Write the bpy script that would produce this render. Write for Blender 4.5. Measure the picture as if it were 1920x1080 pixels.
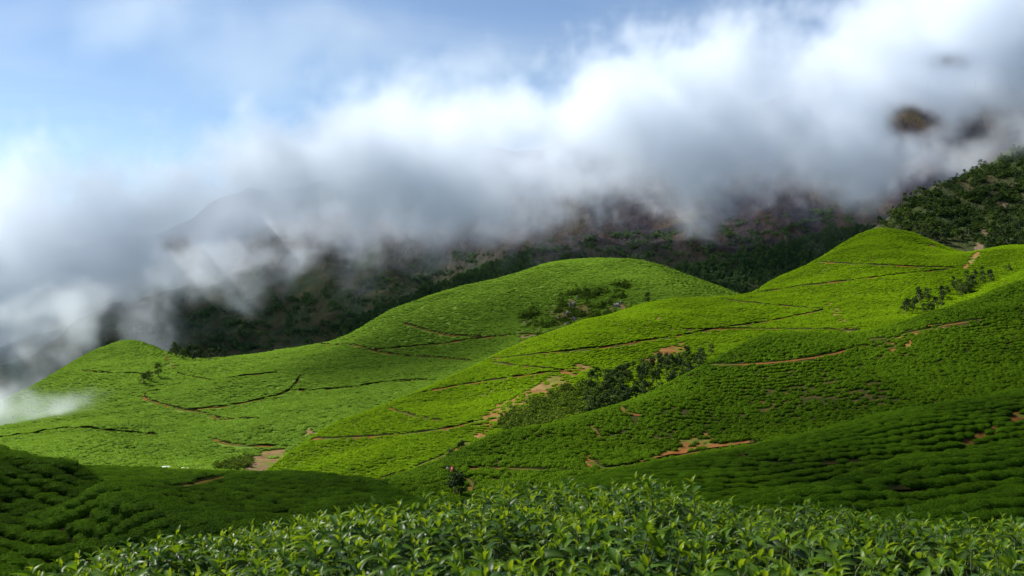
import bpy, bmesh, math, random
import numpy as np
from mathutils import Vector, Matrix

R = math.radians
scene = bpy.context.scene
for o in list(bpy.data.objects):
    bpy.data.objects.remove(o)

# ------------------------------------------------------------------ camera
F = 1844.0                      # focal length in photo pixels (1920 wide)
cam_d = bpy.data.cameras.new('camera')
cam_d.sensor_width = 36.0
cam_d.lens = 36.0 * F / 1920.0
cam_d.clip_start = 0.1
cam_d.clip_end = 60000.0
cam_d.dof.use_dof = True
cam_d.dof.focus_distance = 60.0
cam_d.dof.aperture_fstop = 9.0
cam = bpy.data.objects.new('camera', cam_d)
cam.rotation_euler = (R(90), 0, 0)
scene.collection.objects.link(cam)
scene.camera = cam

# ------------------------------------------------------------------ light
SUN_EL, SUN_AZ = 43.0, -63.0     # azimuth clockwise from +Y (camera looks +Y): from the left
world = bpy.data.worlds.new('World')
scene.world = world
world.use_nodes = True
wn = world.node_tree
wn.nodes.clear()
w_out = wn.nodes.new('ShaderNodeOutputWorld')
w_bg = wn.nodes.new('ShaderNodeBackground')
w_sky = wn.nodes.new('ShaderNodeTexSky')
w_sky.sky_type = 'NISHITA'
w_sky.sun_disc = False
w_sky.sun_elevation = R(SUN_EL)
w_sky.sun_rotation = R(SUN_AZ)
w_sky.altitude = 1500
w_sky.air_density = 1.0
w_sky.dust_density = 0.3
w_sky.ozone_density = 2.0
w_bg.inputs['Strength'].default_value = 0.065
# thin high cirrus drawn out over the whole sky
w_geo = wn.nodes.new('ShaderNodeTexCoord')
w_sep = wn.nodes.new('ShaderNodeSeparateXYZ'); wn.links.new(w_geo.outputs['Generated'], w_sep.inputs[0])
w_den = wn.nodes.new('ShaderNodeMath'); w_den.operation = 'ADD'; w_den.inputs[1].default_value = 0.12; wn.links.new(w_sep.outputs[2], w_den.inputs[0])
w_abs = wn.nodes.new('ShaderNodeMath'); w_abs.operation = 'MAXIMUM'; w_abs.inputs[1].default_value = 0.05; wn.links.new(w_den.outputs[0], w_abs.inputs[0])
w_div = wn.nodes.new('ShaderNodeVectorMath'); w_div.operation = 'DIVIDE'; wn.links.new(w_geo.outputs['Generated'], w_div.inputs[0]); wn.links.new(w_abs.outputs[0], w_div.inputs[1])
w_map = wn.nodes.new('ShaderNodeMapping'); w_map.inputs['Scale'].default_value = (0.8, 1.4, 0.0); w_map.inputs['Rotation'].default_value = (0, 0, R(8)); wn.links.new(w_div.outputs[0], w_map.inputs[0])
w_nz = wn.nodes.new('ShaderNodeTexNoise'); w_nz.inputs['Scale'].default_value = 1.1; w_nz.inputs['Detail'].default_value = 4; w_nz.inputs['Roughness'].default_value = 0.55; w_nz.inputs['Distortion'].default_value = 0.6
wn.links.new(w_map.outputs[0], w_nz.inputs['Vector'])
w_mr = wn.nodes.new('ShaderNodeMapRange'); w_mr.interpolation_type = 'SMOOTHSTEP'
for i_, q_ in enumerate((0.42, 0.85, 0.0, 0.22)): w_mr.inputs[i_ + 1].default_value = q_
wn.links.new(w_nz.outputs[0], w_mr.inputs[0])
w_mix = wn.nodes.new('ShaderNodeMix'); w_mix.data_type = 'RGBA'; wn.links.new(w_mr.outputs[0], w_mix.inputs[0])
wn.links.new(w_sky.outputs[0], w_mix.inputs[6]); w_mix.inputs[7].default_value = (7.5, 7.9, 8.3, 1)
wn.links.new(w_mix.outputs[2], w_bg.inputs['Color'])
wn.links.new(w_bg.outputs[0], w_out.inputs['Surface'])

sun_d = bpy.data.lights.new('sun', 'SUN')
sun_d.energy = 5.0
sun_d.angle = R(0.5)
sun_d.color = (1.0, 0.95, 0.87)
sun = bpy.data.objects.new('sun', sun_d)
_sd = Vector((math.sin(R(SUN_AZ)) * math.cos(R(SUN_EL)), math.cos(R(SUN_AZ)) * math.cos(R(SUN_EL)), math.sin(R(SUN_EL))))
sun.rotation_euler = _sd.to_track_quat('Z', 'Y').to_euler()
scene.collection.objects.link(sun)

vs = scene.view_settings
vs.view_transform = 'Standard'
vs.look = 'None'
vs.exposure = 1.05
vs.gamma = 1.0
vs.use_curve_mapping = False

cy = scene.cycles
cy.use_denoising = True
cy.max_bounces = 10
cy.diffuse_bounces = 2
cy.glossy_bounces = 2
cy.transmission_bounces = 3
cy.transparent_max_bounces = 8
cy.volume_bounces = 8
cy.volume_step_rate = 2.0
cy.volume_max_steps = 256
cy.use_adaptive_sampling = True
cy.adaptive_threshold = 0.02

# ------------------------------------------------------------------ helpers
rng = np.random.default_rng(7)
def link(o, parent=None):
    scene.collection.objects.link(o)
    if parent is not None:
        o.parent = parent
    return o
def tag(o, label=None, cat=None, group=None, kind=None):
    if label: o['label'] = label
    if cat: o['category'] = cat
    if group: o['group'] = group
    if kind: o['kind'] = kind
    return o

_perm = np.random.default_rng(11).permutation(512)
_perm = np.concatenate([_perm, _perm, _perm])
_ang = np.random.default_rng(12).uniform(0, 2 * np.pi, 512)
_gx, _gy = np.cos(_ang), np.sin(_ang)
def perlin(x, y):
    xi = np.floor(x).astype(np.int64); yi = np.floor(y).astype(np.int64)
    xf = x - xi; yf = y - yi
    u = xf * xf * xf * (xf * (xf * 6 - 15) + 10); v = yf * yf * yf * (yf * (yf * 6 - 15) + 10)
    def g(ix, iy, dx, dy):
        h = _perm[(_perm[ix & 511] + iy) & 511]
        return _gx[h] * dx + _gy[h] * dy
    a = g(xi, yi, xf, yf); b = g(xi + 1, yi, xf - 1, yf)
    c = g(xi, yi + 1, xf, yf - 1); d = g(xi + 1, yi + 1, xf - 1, yf - 1)
    return 1.4 * ((a * (1 - u) + b * u) * (1 - v) + (c * (1 - u) + d * u) * v)
def fbm(x, y, oct=4, gain=0.5):
    s = 0; a = 1
    for i in range(oct):
        s = s + a * perlin(x + 17.3 * i, y - 9.1 * i)
        x = x * 2.03; y = y * 2.03; a *= gain
    return s

class Hill:
    """a height field over the ground plane: a smooth surface through surveyed points plus terrain noise"""
    C = 1.3
    def __init__(self, cols, amp=0.004, wl=0.12, ridged=0.0, lam=1e-4, folds=None, face=1.0, near=1.0, cover=0.0):
        if face != 1.0:   # tilt the visible side towards the viewer: gather the depths towards the crest
            out = []
            for u, c in cols:
                dc = min(c)[1]
                out.append((u, [(v, near * (dc * (d / dc) ** face if d < dc else d)) for v, d in c]))
            cols = out
        # the survey sees the top of the tea: the soil lies one bush height lower
        cols = [(u, [(v + cover * F / d, d) for v, d in c]) for u, c in cols]
        P, Z = [], []
        for u, col in cols:
            for v, d in col:
                P.append(((u - 960) / 960.0, self.C * math.log(d)))
                Z.append(-(v - 540) / F)
        self.P = np.array(P); Z = np.array(Z)
        n = len(Z)
        self.dref = float(np.exp(self.P[:, 1].mean() / self.C))
        K = self._phi(self._dist(self.P, self.P)) + lam * np.eye(n)
        A = np.zeros((n + 3, n + 3)); A[:n, :n] = K
        A[:n, n] = 1; A[:n, n + 1:] = self.P; A[n, :n] = 1; A[n + 1:, :n] = self.P.T
        self.w = np.linalg.solve(A, np.concatenate([Z, np.zeros(3)]))
        self.amp, self.wl, self.ridged = amp, wl, ridged
        self.u0, self.u1 = cols[0][0], cols[-1][0]
        ds = [d for _, c in cols for _, d in c]
        self.d0, self.d1 = min(ds), max(ds)
        self.folds = folds
        self.grid = None
    @staticmethod
    def _dist(a, b):
        return np.sqrt(((a[:, None, :] - b[None, :, :]) ** 2).sum(-1))
    @staticmethod
    def _phi(r):
        return r * r * np.log(r + 1e-9)
    def cache(self, nu, nd):
        us = np.linspace(self.u0, self.u1, nu); ld = np.linspace(math.log(self.d0), math.log(self.d1), nd)
        U, D = np.meshgrid((us - 960) / F, np.exp(ld))
        self.grid = self.exact(U * D, D)
        self.nu, self.nd = nu, nd
    def z(self, x, y):
        x = np.asarray(x, float); y = np.maximum(np.asarray(y, float), 0.5)
        a = (x / y * F + 960 - self.u0) / (self.u1 - self.u0) * (self.nu - 1)
        b = (np.log(y) - math.log(self.d0)) / (math.log(self.d1) - math.log(self.d0)) * (self.nd - 1)
        a = np.clip(a, 0, self.nu - 1.001); b = np.clip(b, 0, self.nd - 1.001)
        i = a.astype(int); j = b.astype(int); a = a - i; b = b - j
        G = self.grid
        return (G[j, i] * (1 - a) + G[j, i + 1] * a) * (1 - b) + (G[j + 1, i] * (1 - a) + G[j + 1, i + 1] * a) * b
    def exact(self, x, y):
        x = np.asarray(x, float); y = np.asarray(y, float)
        sh = x.shape
        x = x.ravel(); y = np.maximum(y.ravel(), 0.5)
        out = np.empty_like(x)
        n = len(self.P)
        for i in range(0, len(x), 40000):
            xs, ys = x[i:i + 40000], y[i:i + 40000]
            Q = np.stack([xs / ys * F / 960.0, self.C * np.log(ys)], 1)
            v = self._phi(self._dist(Q, self.P)) @ self.w[:n] + self.w[n] + Q @ self.w[n + 1:]
            out[i:i + 40000] = v * ys
        s = self.wl * self.dref
        if self.amp:
            out = out + self.amp * self.dref * fbm(x / s, y / s, 4)
        if self.ridged:
            rr = 1 - np.abs(fbm(x / (2.2 * s) + 3.1, y / (4.4 * s) - 1.7, 4))
            out = out + self.ridged * self.dref * (rr - 0.6)
        if self.folds:
            out = out + self.folds(x, y)
        return out.reshape(sh)
    def pick(self, u, v, dmin=None, dmax=None):
        """ground point of this hill seen at photo pixel (u, v)"""
        d0 = dmin or self.d0; d1 = dmax or self.d1
        t = np.exp(np.linspace(math.log(d0), math.log(d1), 500))
        zr = -(v - 540) / F * t
        zz = self.z((u - 960) / F * t, t)
        below = np.nonzero(zr < zz)[0]
        if len(below) == 0:
            k = int(np.argmin(zr - zz)); tt = t[k]
        else:
            k = below[0]
            if k == 0: tt = t[0]
            else:
                a = zr[k - 1] - zz[k - 1]; b = zz[k] - zr[k]
                tt = t[k - 1] + (t[k] - t[k - 1]) * a / (a + b + 1e-12)
        x = (u - 960) / F * tt
        return np.array([x, tt, float(self.z(np.array([x]), np.array([tt]))[0])])
    def mesh(self, name, mat):
        nu, nd = self.nu, self.nd
        us = np.linspace(self.u0, self.u1, nu)
        ds = np.exp(np.linspace(math.log(self.d0), math.log(self.d1), nd))
        U, D = np.meshgrid((us - 960) / F, ds)
        V = np.stack([U * D, D, self.grid], -1).reshape(-1, 3)
        i = np.arange(nd - 1)[:, None] * nu + np.arange(nu - 1)[None, :]
        Q = np.stack([i, i + 1, i + nu + 1, i + nu], -1).reshape(-1, 4)
        me = bpy.data.meshes.new(name)
        me.from_pydata(V.tolist(), [], Q.tolist())
        me.polygons.foreach_set('use_smooth', np.ones(len(Q), bool))
        me.materials.append(mat)
        o = link(bpy.data.objects.new(name, me))
        self.V = V
        return o

# ------------------------------------------------------------------ terrain survey (photo column: [(row, distance m), ...])
H = {}
H['near_left'] = Hill([
    (-350, [(1100, 12), (960, 20), (850, 34), (760, 50), (800, 66)]),
    (-150, [(1100, 12), (980, 20), (880, 34), (800, 50), (840, 66)]),
    (0, [(1100, 11), (1000, 18), (920, 30), (840, 52), (880, 66)]),
    (60, [(1100, 11), (1005, 18), (925, 31), (853, 52), (895, 66)]),
    (140, [(1110, 11), (1020, 17), (940, 29), (870, 50), (912, 64)]),
    (200, [(1120, 11), (1030, 17), (960, 27), (903, 42), (945, 56)]),
    (260, [(1120, 11), (1040, 17), (980, 25), (935, 36), (975, 48)]),
    (400, [(1130, 11), (1060, 16), (1020, 21), (985, 28), (1025, 38)]),
    (560, [(1140, 11), (1080, 15), (1040, 20), (1010, 26), (1055, 36)]),
    (720, [(1160, 11), (1110, 14), (1070, 19), (1050, 24), (1100, 34)])], amp=0.004, wl=0.25, face=0.25, near=1.3, cover=0.42)
H['near_mound'] = Hill([
    (-200, [(1000, 40), (900, 60), (855, 80), (900, 100)]),
    (0, [(1000, 40), (900, 60), (862, 80), (900, 100)]),
    (100, [(1000, 40), (910, 60), (870, 82), (910, 105)]),
    (250, [(1010, 38), (935, 50), (897, 66), (877, 84), (915, 108)]),
    (370, [(1020, 36), (955, 46), (912, 60), (882, 84), (920, 108)]),
    (480, [(1040, 34), (965, 46), (915, 60), (881, 84), (920, 108)]),
    (600, [(1060, 32), (980, 42), (930, 56), (887, 80), (925, 104)]),
    (700, [(1070, 30), (1000, 38), (950, 50), (900, 72), (940, 95)]),
    (820, [(1080, 30), (1020, 36), (975, 46), (940, 60), (985, 80)]),
    (920, [(1090, 30), (1040, 35), (1000, 44), (972, 54), (1020, 70)])], amp=0.004, wl=0.25, face=0.45, cover=0.42)
H['right_front'] = Hill([
    (1350, [(1100, 21), (1050, 25), (1020, 30), (1060, 42)]),
    (1450, [(1090, 22), (1020, 27), (990, 32), (1030, 42)]),
    (1647, [(1075, 22), (1005, 28), (965, 35), (1005, 46)]),
    (1713, [(1070, 22), (1000, 29), (958, 36), (1000, 48)]),
    (1813, [(1060, 23), (985, 30), (938, 38), (985, 50)]),
    (1920, [(1050, 24), (965, 32), (908, 42), (955, 55)]),
    (2150, [(1030, 26), (920, 36), (850, 48), (900, 60)])], amp=0.004, wl=0.25, face=0.5, near=1.4, cover=0.42)
H['right_middle'] = Hill([
    (1180, [(1080, 27), (1040, 33), (1000, 40), (1050, 55)]),
    (1300, [(1060, 28), (1000, 34), (960, 42), (1000, 55)]),
    (1420, [(1040, 30), (980, 36), (930, 46), (975, 60)]),
    (1547, [(1030, 30), (960, 38), (903, 50), (945, 66)]),
    (1713, [(1020, 30), (930, 42), (862, 56), (900, 72)]),
    (1813, [(1010, 31), (915, 44), (846, 60), (885, 76)]),
    (1920, [(1000, 32), (900, 46), (825, 64), (865, 82)]),
    (2150, [(980, 34), (860, 50), (760, 72), (800, 90)])], amp=0.004, wl=0.25, face=0.5, near=1.15, cover=0.42)
H['right_ridge'] = Hill([
    (760, [(1080, 40), (1030, 46), (990, 54), (1040, 72)]),
    (900, [(1060, 38), (980, 48), (930, 62), (970, 82)]),
    (1000, [(1060, 36), (970, 50), (912, 70), (955, 92)]),
    (1130, [(1050, 36), (960, 50), (890, 78), (930, 105)]),
    (1280, [(1040, 36), (940, 55), (863, 86), (905, 115)]),
    (1380, [(1020, 38), (920, 60), (841, 92), (885, 120)]),
    (1500, [(1000, 42), (900, 66), (818, 96), (860, 125)]),
    (1640, [(1000, 44), (890, 68), (790, 100), (830, 130)]),
    (1763, [(980, 48), (870, 72), (757, 108), (800, 140)]),
    (1920, [(960, 50), (850, 75), (738, 115), (770, 150)]),
    (2150, [(940, 52), (810, 80), (690, 125), (730, 160)])], amp=0.004, wl=0.22, face=0.5, cover=0.42)
H['dark_slope'] = Hill([
    (560, [(1010, 90), (970, 105), (945, 120), (980, 150)]),
    (680, [(1010, 90), (960, 105), (925, 125), (906, 145), (940, 180)]),
    (760, [(1000, 95), (950, 115), (910, 135), (889, 155), (930, 200)]),
    (843, [(1000, 95), (950, 115), (910, 140), (868, 170), (915, 215)]),
    (923, [(1000, 90), (940, 115), (890, 145), (850, 170), (817, 195), (865, 240)]),
    (1040, [(980, 90), (930, 110), (885, 140), (840, 165), (790, 205), (840, 250)]),
    (1160, [(960, 95), (900, 120), (870, 145), (820, 175), (760, 220), (810, 270)]),
    (1280, [(940, 95), (885, 120), (850, 145), (790, 180), (707, 235), (760, 290)]),
    (1380, [(920, 95), (865, 120), (830, 145), (750, 190), (653, 250), (710, 310)]),
    (1440, [(900, 95), (850, 120), (800, 150), (720, 195), (627, 260), (690, 320)]),
    (1560, [(900, 95), (830, 125), (770, 155), (690, 200), (627, 255), (680, 320)]),
    (1640, [(880, 95), (820, 125), (750, 160), (680, 200), (620, 250), (670, 310)]),
    (1750, [(860, 95), (800, 125), (740, 155), (670, 195), (588, 250), (640, 310)]),
    (1850, [(850, 95), (780, 125), (720, 155), (650, 195), (553, 260), (610, 320)]),
    (1920, [(850, 95), (770, 125), (710, 155), (630, 195), (525, 270), (580, 330)]),
    (2200, [(830, 95), (730, 125), (660, 155), (560, 195), (430, 280), (480, 340)])], amp=0.006, wl=0.18, face=0.65, cover=0.55)
H['bright_ridge'] = Hill([
    (380, [(1000, 220), (950, 260), (925, 300), (960, 380)]),
    (480, [(1000, 220), (940, 260), (898, 300), (905, 330), (960, 390)]),
    (540, [(1000, 215), (930, 250), (880, 285), (846, 318), (870, 350), (930, 400)]),
    (640, [(1000, 210), (930, 240), (870, 275), (820, 310), (790, 345), (830, 400), (900, 470)]),
    (790, [(1000, 200), (900, 235), (840, 275), (780, 320), (727, 385), (770, 450), (830, 520)]),
    (917, [(1000, 190), (900, 225), (830, 270), (750, 330), (672, 425), (715, 500), (770, 580)]),
    (1040, [(960, 200), (860, 240), (800, 275), (720, 340), (620, 455), (670, 540), (720, 620)]),
    (1207, [(900, 210), (810, 270), (740, 330), (660, 395), (570, 500), (620, 600)]),
    (1347, [(860, 220), (770, 290), (705, 340), (635, 410), (553, 540), (600, 640)]),
    (1413, [(850, 220), (740, 300), (660, 370), (600, 440), (547, 560), (600, 680)]),
    (1460, [(850, 225), (730, 300), (650, 370), (590, 450), (523, 575), (580, 690)]),
    (1533, [(840, 230), (720, 300), (640, 370), (565, 470), (487, 590), (540, 700)]),
    (1640, [(800, 240), (700, 300), (625, 370), (535, 480), (432, 620), (480, 740)]),
    (1747, [(800, 240), (700, 300), (615, 370), (535, 470), (448, 620), (490, 740)]),
    (1827, [(780, 240), (680, 300), (610, 370), (545, 460), (479, 590), (515, 720)]),
    (1890, [(780, 240), (680, 290), (590, 360), (520, 450), (460, 570), (505, 700)]),
    (1960, [(780, 240), (680, 290), (580, 360), (510, 450), (458, 570), (500, 700)]),
    (2250, [(760, 240), (640, 290), (540, 360), (450, 450), (380, 570), (420, 700)])], amp=0.005, wl=0.14, cover=0.5,
    folds=lambda x, y: 1.3 * np.sin(x / 17.0 - y / 60.0 + 2.2 * perlin(x / 90.0 + 3, y / 90.0)) * np.clip(0.6 + perlin(x / 80.0, y / 80.0 + 7), 0.0, 1.5))
H['far_hill'] = Hill([
    (-350, [(910, 400), (880, 470), (860, 560), (880, 700), (890, 850), (940, 1000)]),
    (-120, [(900, 400), (865, 460), (838, 540), (825, 680), (805, 850), (850, 980)]),
    (0, [(895, 400), (852, 460), (815, 545), (790, 680), (753, 850), (800, 970)]),
    (120, [(890, 400), (840, 480), (800, 580), (758, 700), (693, 880), (740, 1000)]),
    (250, [(890, 400), (830, 500), (780, 600), (718, 720), (638, 920), (690, 1050)]),
    (320, [(890, 400), (820, 510), (760, 620), (700, 760), (662, 900), (705, 1020)]),
    (420, [(890, 400), (820, 500), (742, 640), (692, 780), (672, 900), (712, 1000)]),
    (600, [(900, 400), (810, 500), (740, 620), (680, 760), (645, 880), (690, 1000)]),
    (720, [(900, 380), (800, 480), (720, 620), (650, 780), (592, 930), (640, 1050)]),
    (830, [(880, 400), (760, 520), (680, 660), (600, 830), (548, 960), (600, 1080)]),
    (960, [(850, 400), (760, 480), (690, 600), (600, 800), (512, 1000), (560, 1120)]),
    (1040, [(840, 400), (750, 480), (650, 640), (565, 830), (490, 1020), (540, 1140)]),
    (1140, [(800, 410), (740, 480), (620, 650), (560, 800), (493, 1010), (545, 1130)]),
    (1250, [(800, 420), (700, 500), (610, 640), (560, 790), (503, 980), (550, 1090)]),
    (1330, [(800, 420), (700, 500), (610, 650), (570, 800), (530, 940), (580, 1060)]),
    (1600, [(800, 420), (700, 550), (640, 700), (610, 850), (600, 1000), (650, 1090)])], amp=0.0035, wl=0.12, cover=0.6,
    folds=lambda x, y: 2.6 * np.sin(x / 26.0 + y / 90.0 + 2.5 * perlin(x / 160.0, y / 160.0)) * np.clip(0.8 + perlin(x / 130.0 + 5, y / 130.0), 0.1, 1.6))
H['upper_slope'] = Hill([
    (1500, [(750, 560), (620, 640), (560, 700), (600, 800)]),
    (1560, [(700, 560), (560, 640), (505, 700), (545, 800)]),
    (1640, [(600, 560), (490, 650), (430, 720), (475, 820)]),
    (1700, [(600, 560), (480, 650), (410, 740), (372, 800), (420, 900)]),
    (1800, [(600, 560), (480, 640), (400, 750), (330, 870), (380, 980)]),
    (1860, [(600, 550), (480, 630), (390, 760), (300, 920), (350, 1030)]),
    (1920, [(600, 550), (480, 620), (380, 760), (265, 970), (310, 1090)]),
    (2100, [(600, 540), (450, 640), (300, 800), (150, 1060), (200, 1190)]),
    (2350, [(580, 540), (400, 640), (220, 800), (50, 1060), (100, 1190)])], amp=0.008, wl=0.10)
H['mountain'] = Hill([
    (-500, [(800, 1100), (740, 1300), (700, 1500), (680, 1800), (720, 2200)]),
    (-150, [(780, 1100), (690, 1300), (640, 1500), (610, 1750), (650, 2200)]),
    (0, [(770, 1100), (670, 1330), (590, 1520), (510, 1800), (560, 2300)]),
    (150, [(750, 1100), (640, 1330), (550, 1540), (450, 1850), (500, 2300)]),
    (300, [(730, 1100), (600, 1350), (500, 1560), (425, 1900), (470, 2400)]),
    (480, [(710, 1100), (580, 1350), (470, 1560), (385, 1900), (430, 2500)]),
    (700, [(690, 1100), (560, 1380), (440, 1620), (335, 2000), (390, 2500)]),
    (1000, [(640, 1120), (500, 1420), (400, 1700), (280, 2100), (340, 2550)]),
    (1300, [(620, 1120), (470, 1420), (360, 1700), (220, 2150), (290, 2600)]),
    (1600, [(580, 1120), (420, 1420), (300, 1700), (140, 2150), (200, 2600)]),
    (1800, [(520, 1150), (360, 1450), (200, 1800), (60, 2200), (120, 2600)]),
    (2000, [(480, 1150), (300, 1450), (120, 1800), (-40, 2200), (20, 2600)]),
    (2400, [(420, 1150), (220, 1450), (20, 1800), (-160, 2200), (-60, 2600)])], amp=0.014, wl=0.13, ridged=0.022)

class GN:
    """small helper to write field maths in a geometry node tree"""
    def __init__(self, name):
        self.t = bpy.data.node_groups.new(name, 'GeometryNodeTree')
        self.t.interface.new_socket('Geometry', in_out='INPUT', socket_type='NodeSocketGeometry')
        self.t.interface.new_socket('Geometry', in_out='OUTPUT', socket_type='NodeSocketGeometry')
        self.n = self.t.nodes; self.l = self.t.links
        self.gin = self.n.new('NodeGroupInput'); self.gout = self.n.new('NodeGroupOutput')
    def put(self, sock, v):
        if isinstance(v, bpy.types.NodeSocket): self.l.new(v, sock)
        else: sock.default_value = v
    def m(self, op, *a, clamp=False):
        n = self.n.new('ShaderNodeMath'); n.operation = op; n.use_clamp = clamp
        for i, v in enumerate(a): self.put(n.inputs[i], v)
        return n.outputs[0]
    def vm(self, op, *a):
        n = self.n.new('ShaderNodeVectorMath'); n.operation = op
        for i, v in enumerate(a): self.put(n.inputs[i], v)
        return n.outputs['Value'] if op in ('LENGTH', 'DISTANCE', 'DOT_PRODUCT') else n.outputs[0]
    def noise(self, vec, scale, detail, rough=0.55, dist=0.0):
        n = self.n.new('ShaderNodeTexNoise'); n.noise_dimensions = '3D'
        self.put(n.inputs['Vector'], vec)
        n.inputs['Scale'].default_value = scale; n.inputs['Detail'].default_value = detail
        n.inputs['Roughness'].default_value = rough; n.inputs['Distortion'].default_value = dist
        return n.outputs[0]
    def remap(self, v, a, b, c, d, kind='SMOOTHSTEP'):
        n = self.n.new('ShaderNodeMapRange'); n.interpolation_type = kind
        self.put(n.inputs[0], v)
        for i, q in enumerate((a, b, c, d)): self.put(n.inputs[i + 1], q)
        return n.outputs[0]
    def curve(self, x, pts, x0, x1, y0, y1):
        n = self.n.new('ShaderNodeFloatCurve')
        c = n.mapping.curves[0]
        P = [((a - x0) / (x1 - x0), (b - y0) / (y1 - y0)) for a, b in pts]
        while len(c.points) < len(P): c.points.new(0.5, 0.5)
        for q, p in zip(c.points, P): q.location = p; q.handle_type = 'AUTO'
        n.mapping.use_clip = False
        n.mapping.update()
        self.put(n.inputs['Value'], self.remap(x, x0, x1, 0.0, 1.0, 'LINEAR'))
        return self.remap(n.outputs[0], 0.0, 1.0, y0, y1, 'LINEAR')

# ------------------------------------------------------------------ materials
def new_mat(name):
    m = bpy.data.materials.new(name); m.use_nodes = True
    nt = m.node_tree
    return m, nt, nt.nodes['Principled BSDF'], nt.nodes['Material Output']
def node(nt, t, **kw):
    n = nt.nodes.new(t)
    for k, v in kw.items(): setattr(n, k, v)
    return n
def nz(nt, vec, scale, detail=4, rough=0.55):
    n = node(nt, 'ShaderNodeTexNoise'); n.inputs['Scale'].default_value = scale
    n.inputs['Detail'].default_value = detail; n.inputs['Roughness'].default_value = rough
    nt.links.new(vec, n.inputs['Vector']); return n.outputs[0]
def ramp(nt, fac, stops):
    n = node(nt, 'ShaderNodeValToRGB'); cr = n.color_ramp
    while len(cr.elements) < len(stops): cr.elements.new(0.5)
    for e, (p, c) in zip(cr.elements, stops): e.position = p; e.color = (*c, 1)
    nt.links.new(fac, n.inputs[0]); return n.outputs[0]
def mixc(nt, fac, a, b, mode='MIX'):
    n = node(nt, 'ShaderNodeMix', data_type='RGBA', blend_type=mode)
    for s, v in ((n.inputs[0], fac), (n.inputs[6], a), (n.inputs[7], b)):
        if isinstance(v, bpy.types.NodeSocket): nt.links.new(v, s)
        elif isinstance(v, (int, float)): s.default_value = v
        else: s.default_value = (*v, 1)
    return n.outputs[2]
def smath(nt, op, *a, clamp=False):
    n = node(nt, 'ShaderNodeMath', operation=op, use_clamp=clamp)
    for i, v in enumerate(a):
        if isinstance(v, bpy.types.NodeSocket): nt.links.new(v, n.inputs[i])
        else: n.inputs[i].default_value = v
    return n.outputs[0]
def mrange(nt, v, a, b, c=0.0, d=1.0):
    n = node(nt, 'ShaderNodeMapRange', interpolation_type='SMOOTHSTEP')
    nt.links.new(v, n.inputs[0])
    for i, q in enumerate((a, b, c, d)): n.inputs[i + 1].default_value = q
    return n.outputs[0]
def attr(nt, name, kind='GEOMETRY'):
    n = node(nt, 'ShaderNodeAttribute', attribute_type=kind, attribute_name=name); return n.outputs['Fac']
def bump(nt, bsdf, h, strength, dist):
    n = node(nt, 'ShaderNodeBump'); n.inputs['Strength'].default_value = strength; n.inputs['Distance'].default_value = dist
    nt.links.new(h, n.inputs['Height']); nt.links.new(n.outputs[0], bsdf.inputs['Normal'])

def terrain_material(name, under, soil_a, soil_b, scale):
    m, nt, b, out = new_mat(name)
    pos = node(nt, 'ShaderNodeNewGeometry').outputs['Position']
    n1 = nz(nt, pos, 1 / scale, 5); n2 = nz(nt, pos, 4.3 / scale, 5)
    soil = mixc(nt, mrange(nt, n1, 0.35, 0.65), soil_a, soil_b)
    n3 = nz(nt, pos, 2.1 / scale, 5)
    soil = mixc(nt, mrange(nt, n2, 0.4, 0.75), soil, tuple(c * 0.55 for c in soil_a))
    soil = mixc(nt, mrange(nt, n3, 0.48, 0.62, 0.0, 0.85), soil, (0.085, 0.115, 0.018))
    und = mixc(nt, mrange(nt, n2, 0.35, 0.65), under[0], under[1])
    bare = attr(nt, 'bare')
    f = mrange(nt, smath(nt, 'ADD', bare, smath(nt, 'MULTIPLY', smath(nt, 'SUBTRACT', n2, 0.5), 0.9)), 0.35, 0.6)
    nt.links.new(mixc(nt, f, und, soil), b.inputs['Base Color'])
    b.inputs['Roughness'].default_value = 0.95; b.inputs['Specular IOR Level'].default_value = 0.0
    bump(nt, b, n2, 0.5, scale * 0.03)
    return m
SOIL_O = (0.18, 0.085, 0.028); SOIL_T = (0.19, 0.130, 0.055)
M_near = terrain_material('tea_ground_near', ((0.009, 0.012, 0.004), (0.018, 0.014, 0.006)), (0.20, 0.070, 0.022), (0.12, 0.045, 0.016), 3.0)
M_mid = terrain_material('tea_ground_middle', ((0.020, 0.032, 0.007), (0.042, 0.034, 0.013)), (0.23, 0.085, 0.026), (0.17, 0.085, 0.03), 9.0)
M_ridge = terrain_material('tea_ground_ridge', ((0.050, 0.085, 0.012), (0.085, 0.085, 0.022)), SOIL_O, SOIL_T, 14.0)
M_far = terrain_material('tea_ground_far', ((0.075, 0.14, 0.020), (0.10, 0.15, 0.028)), (0.17, 0.105, 0.05), (0.13, 0.095, 0.055), 20.0)

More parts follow.
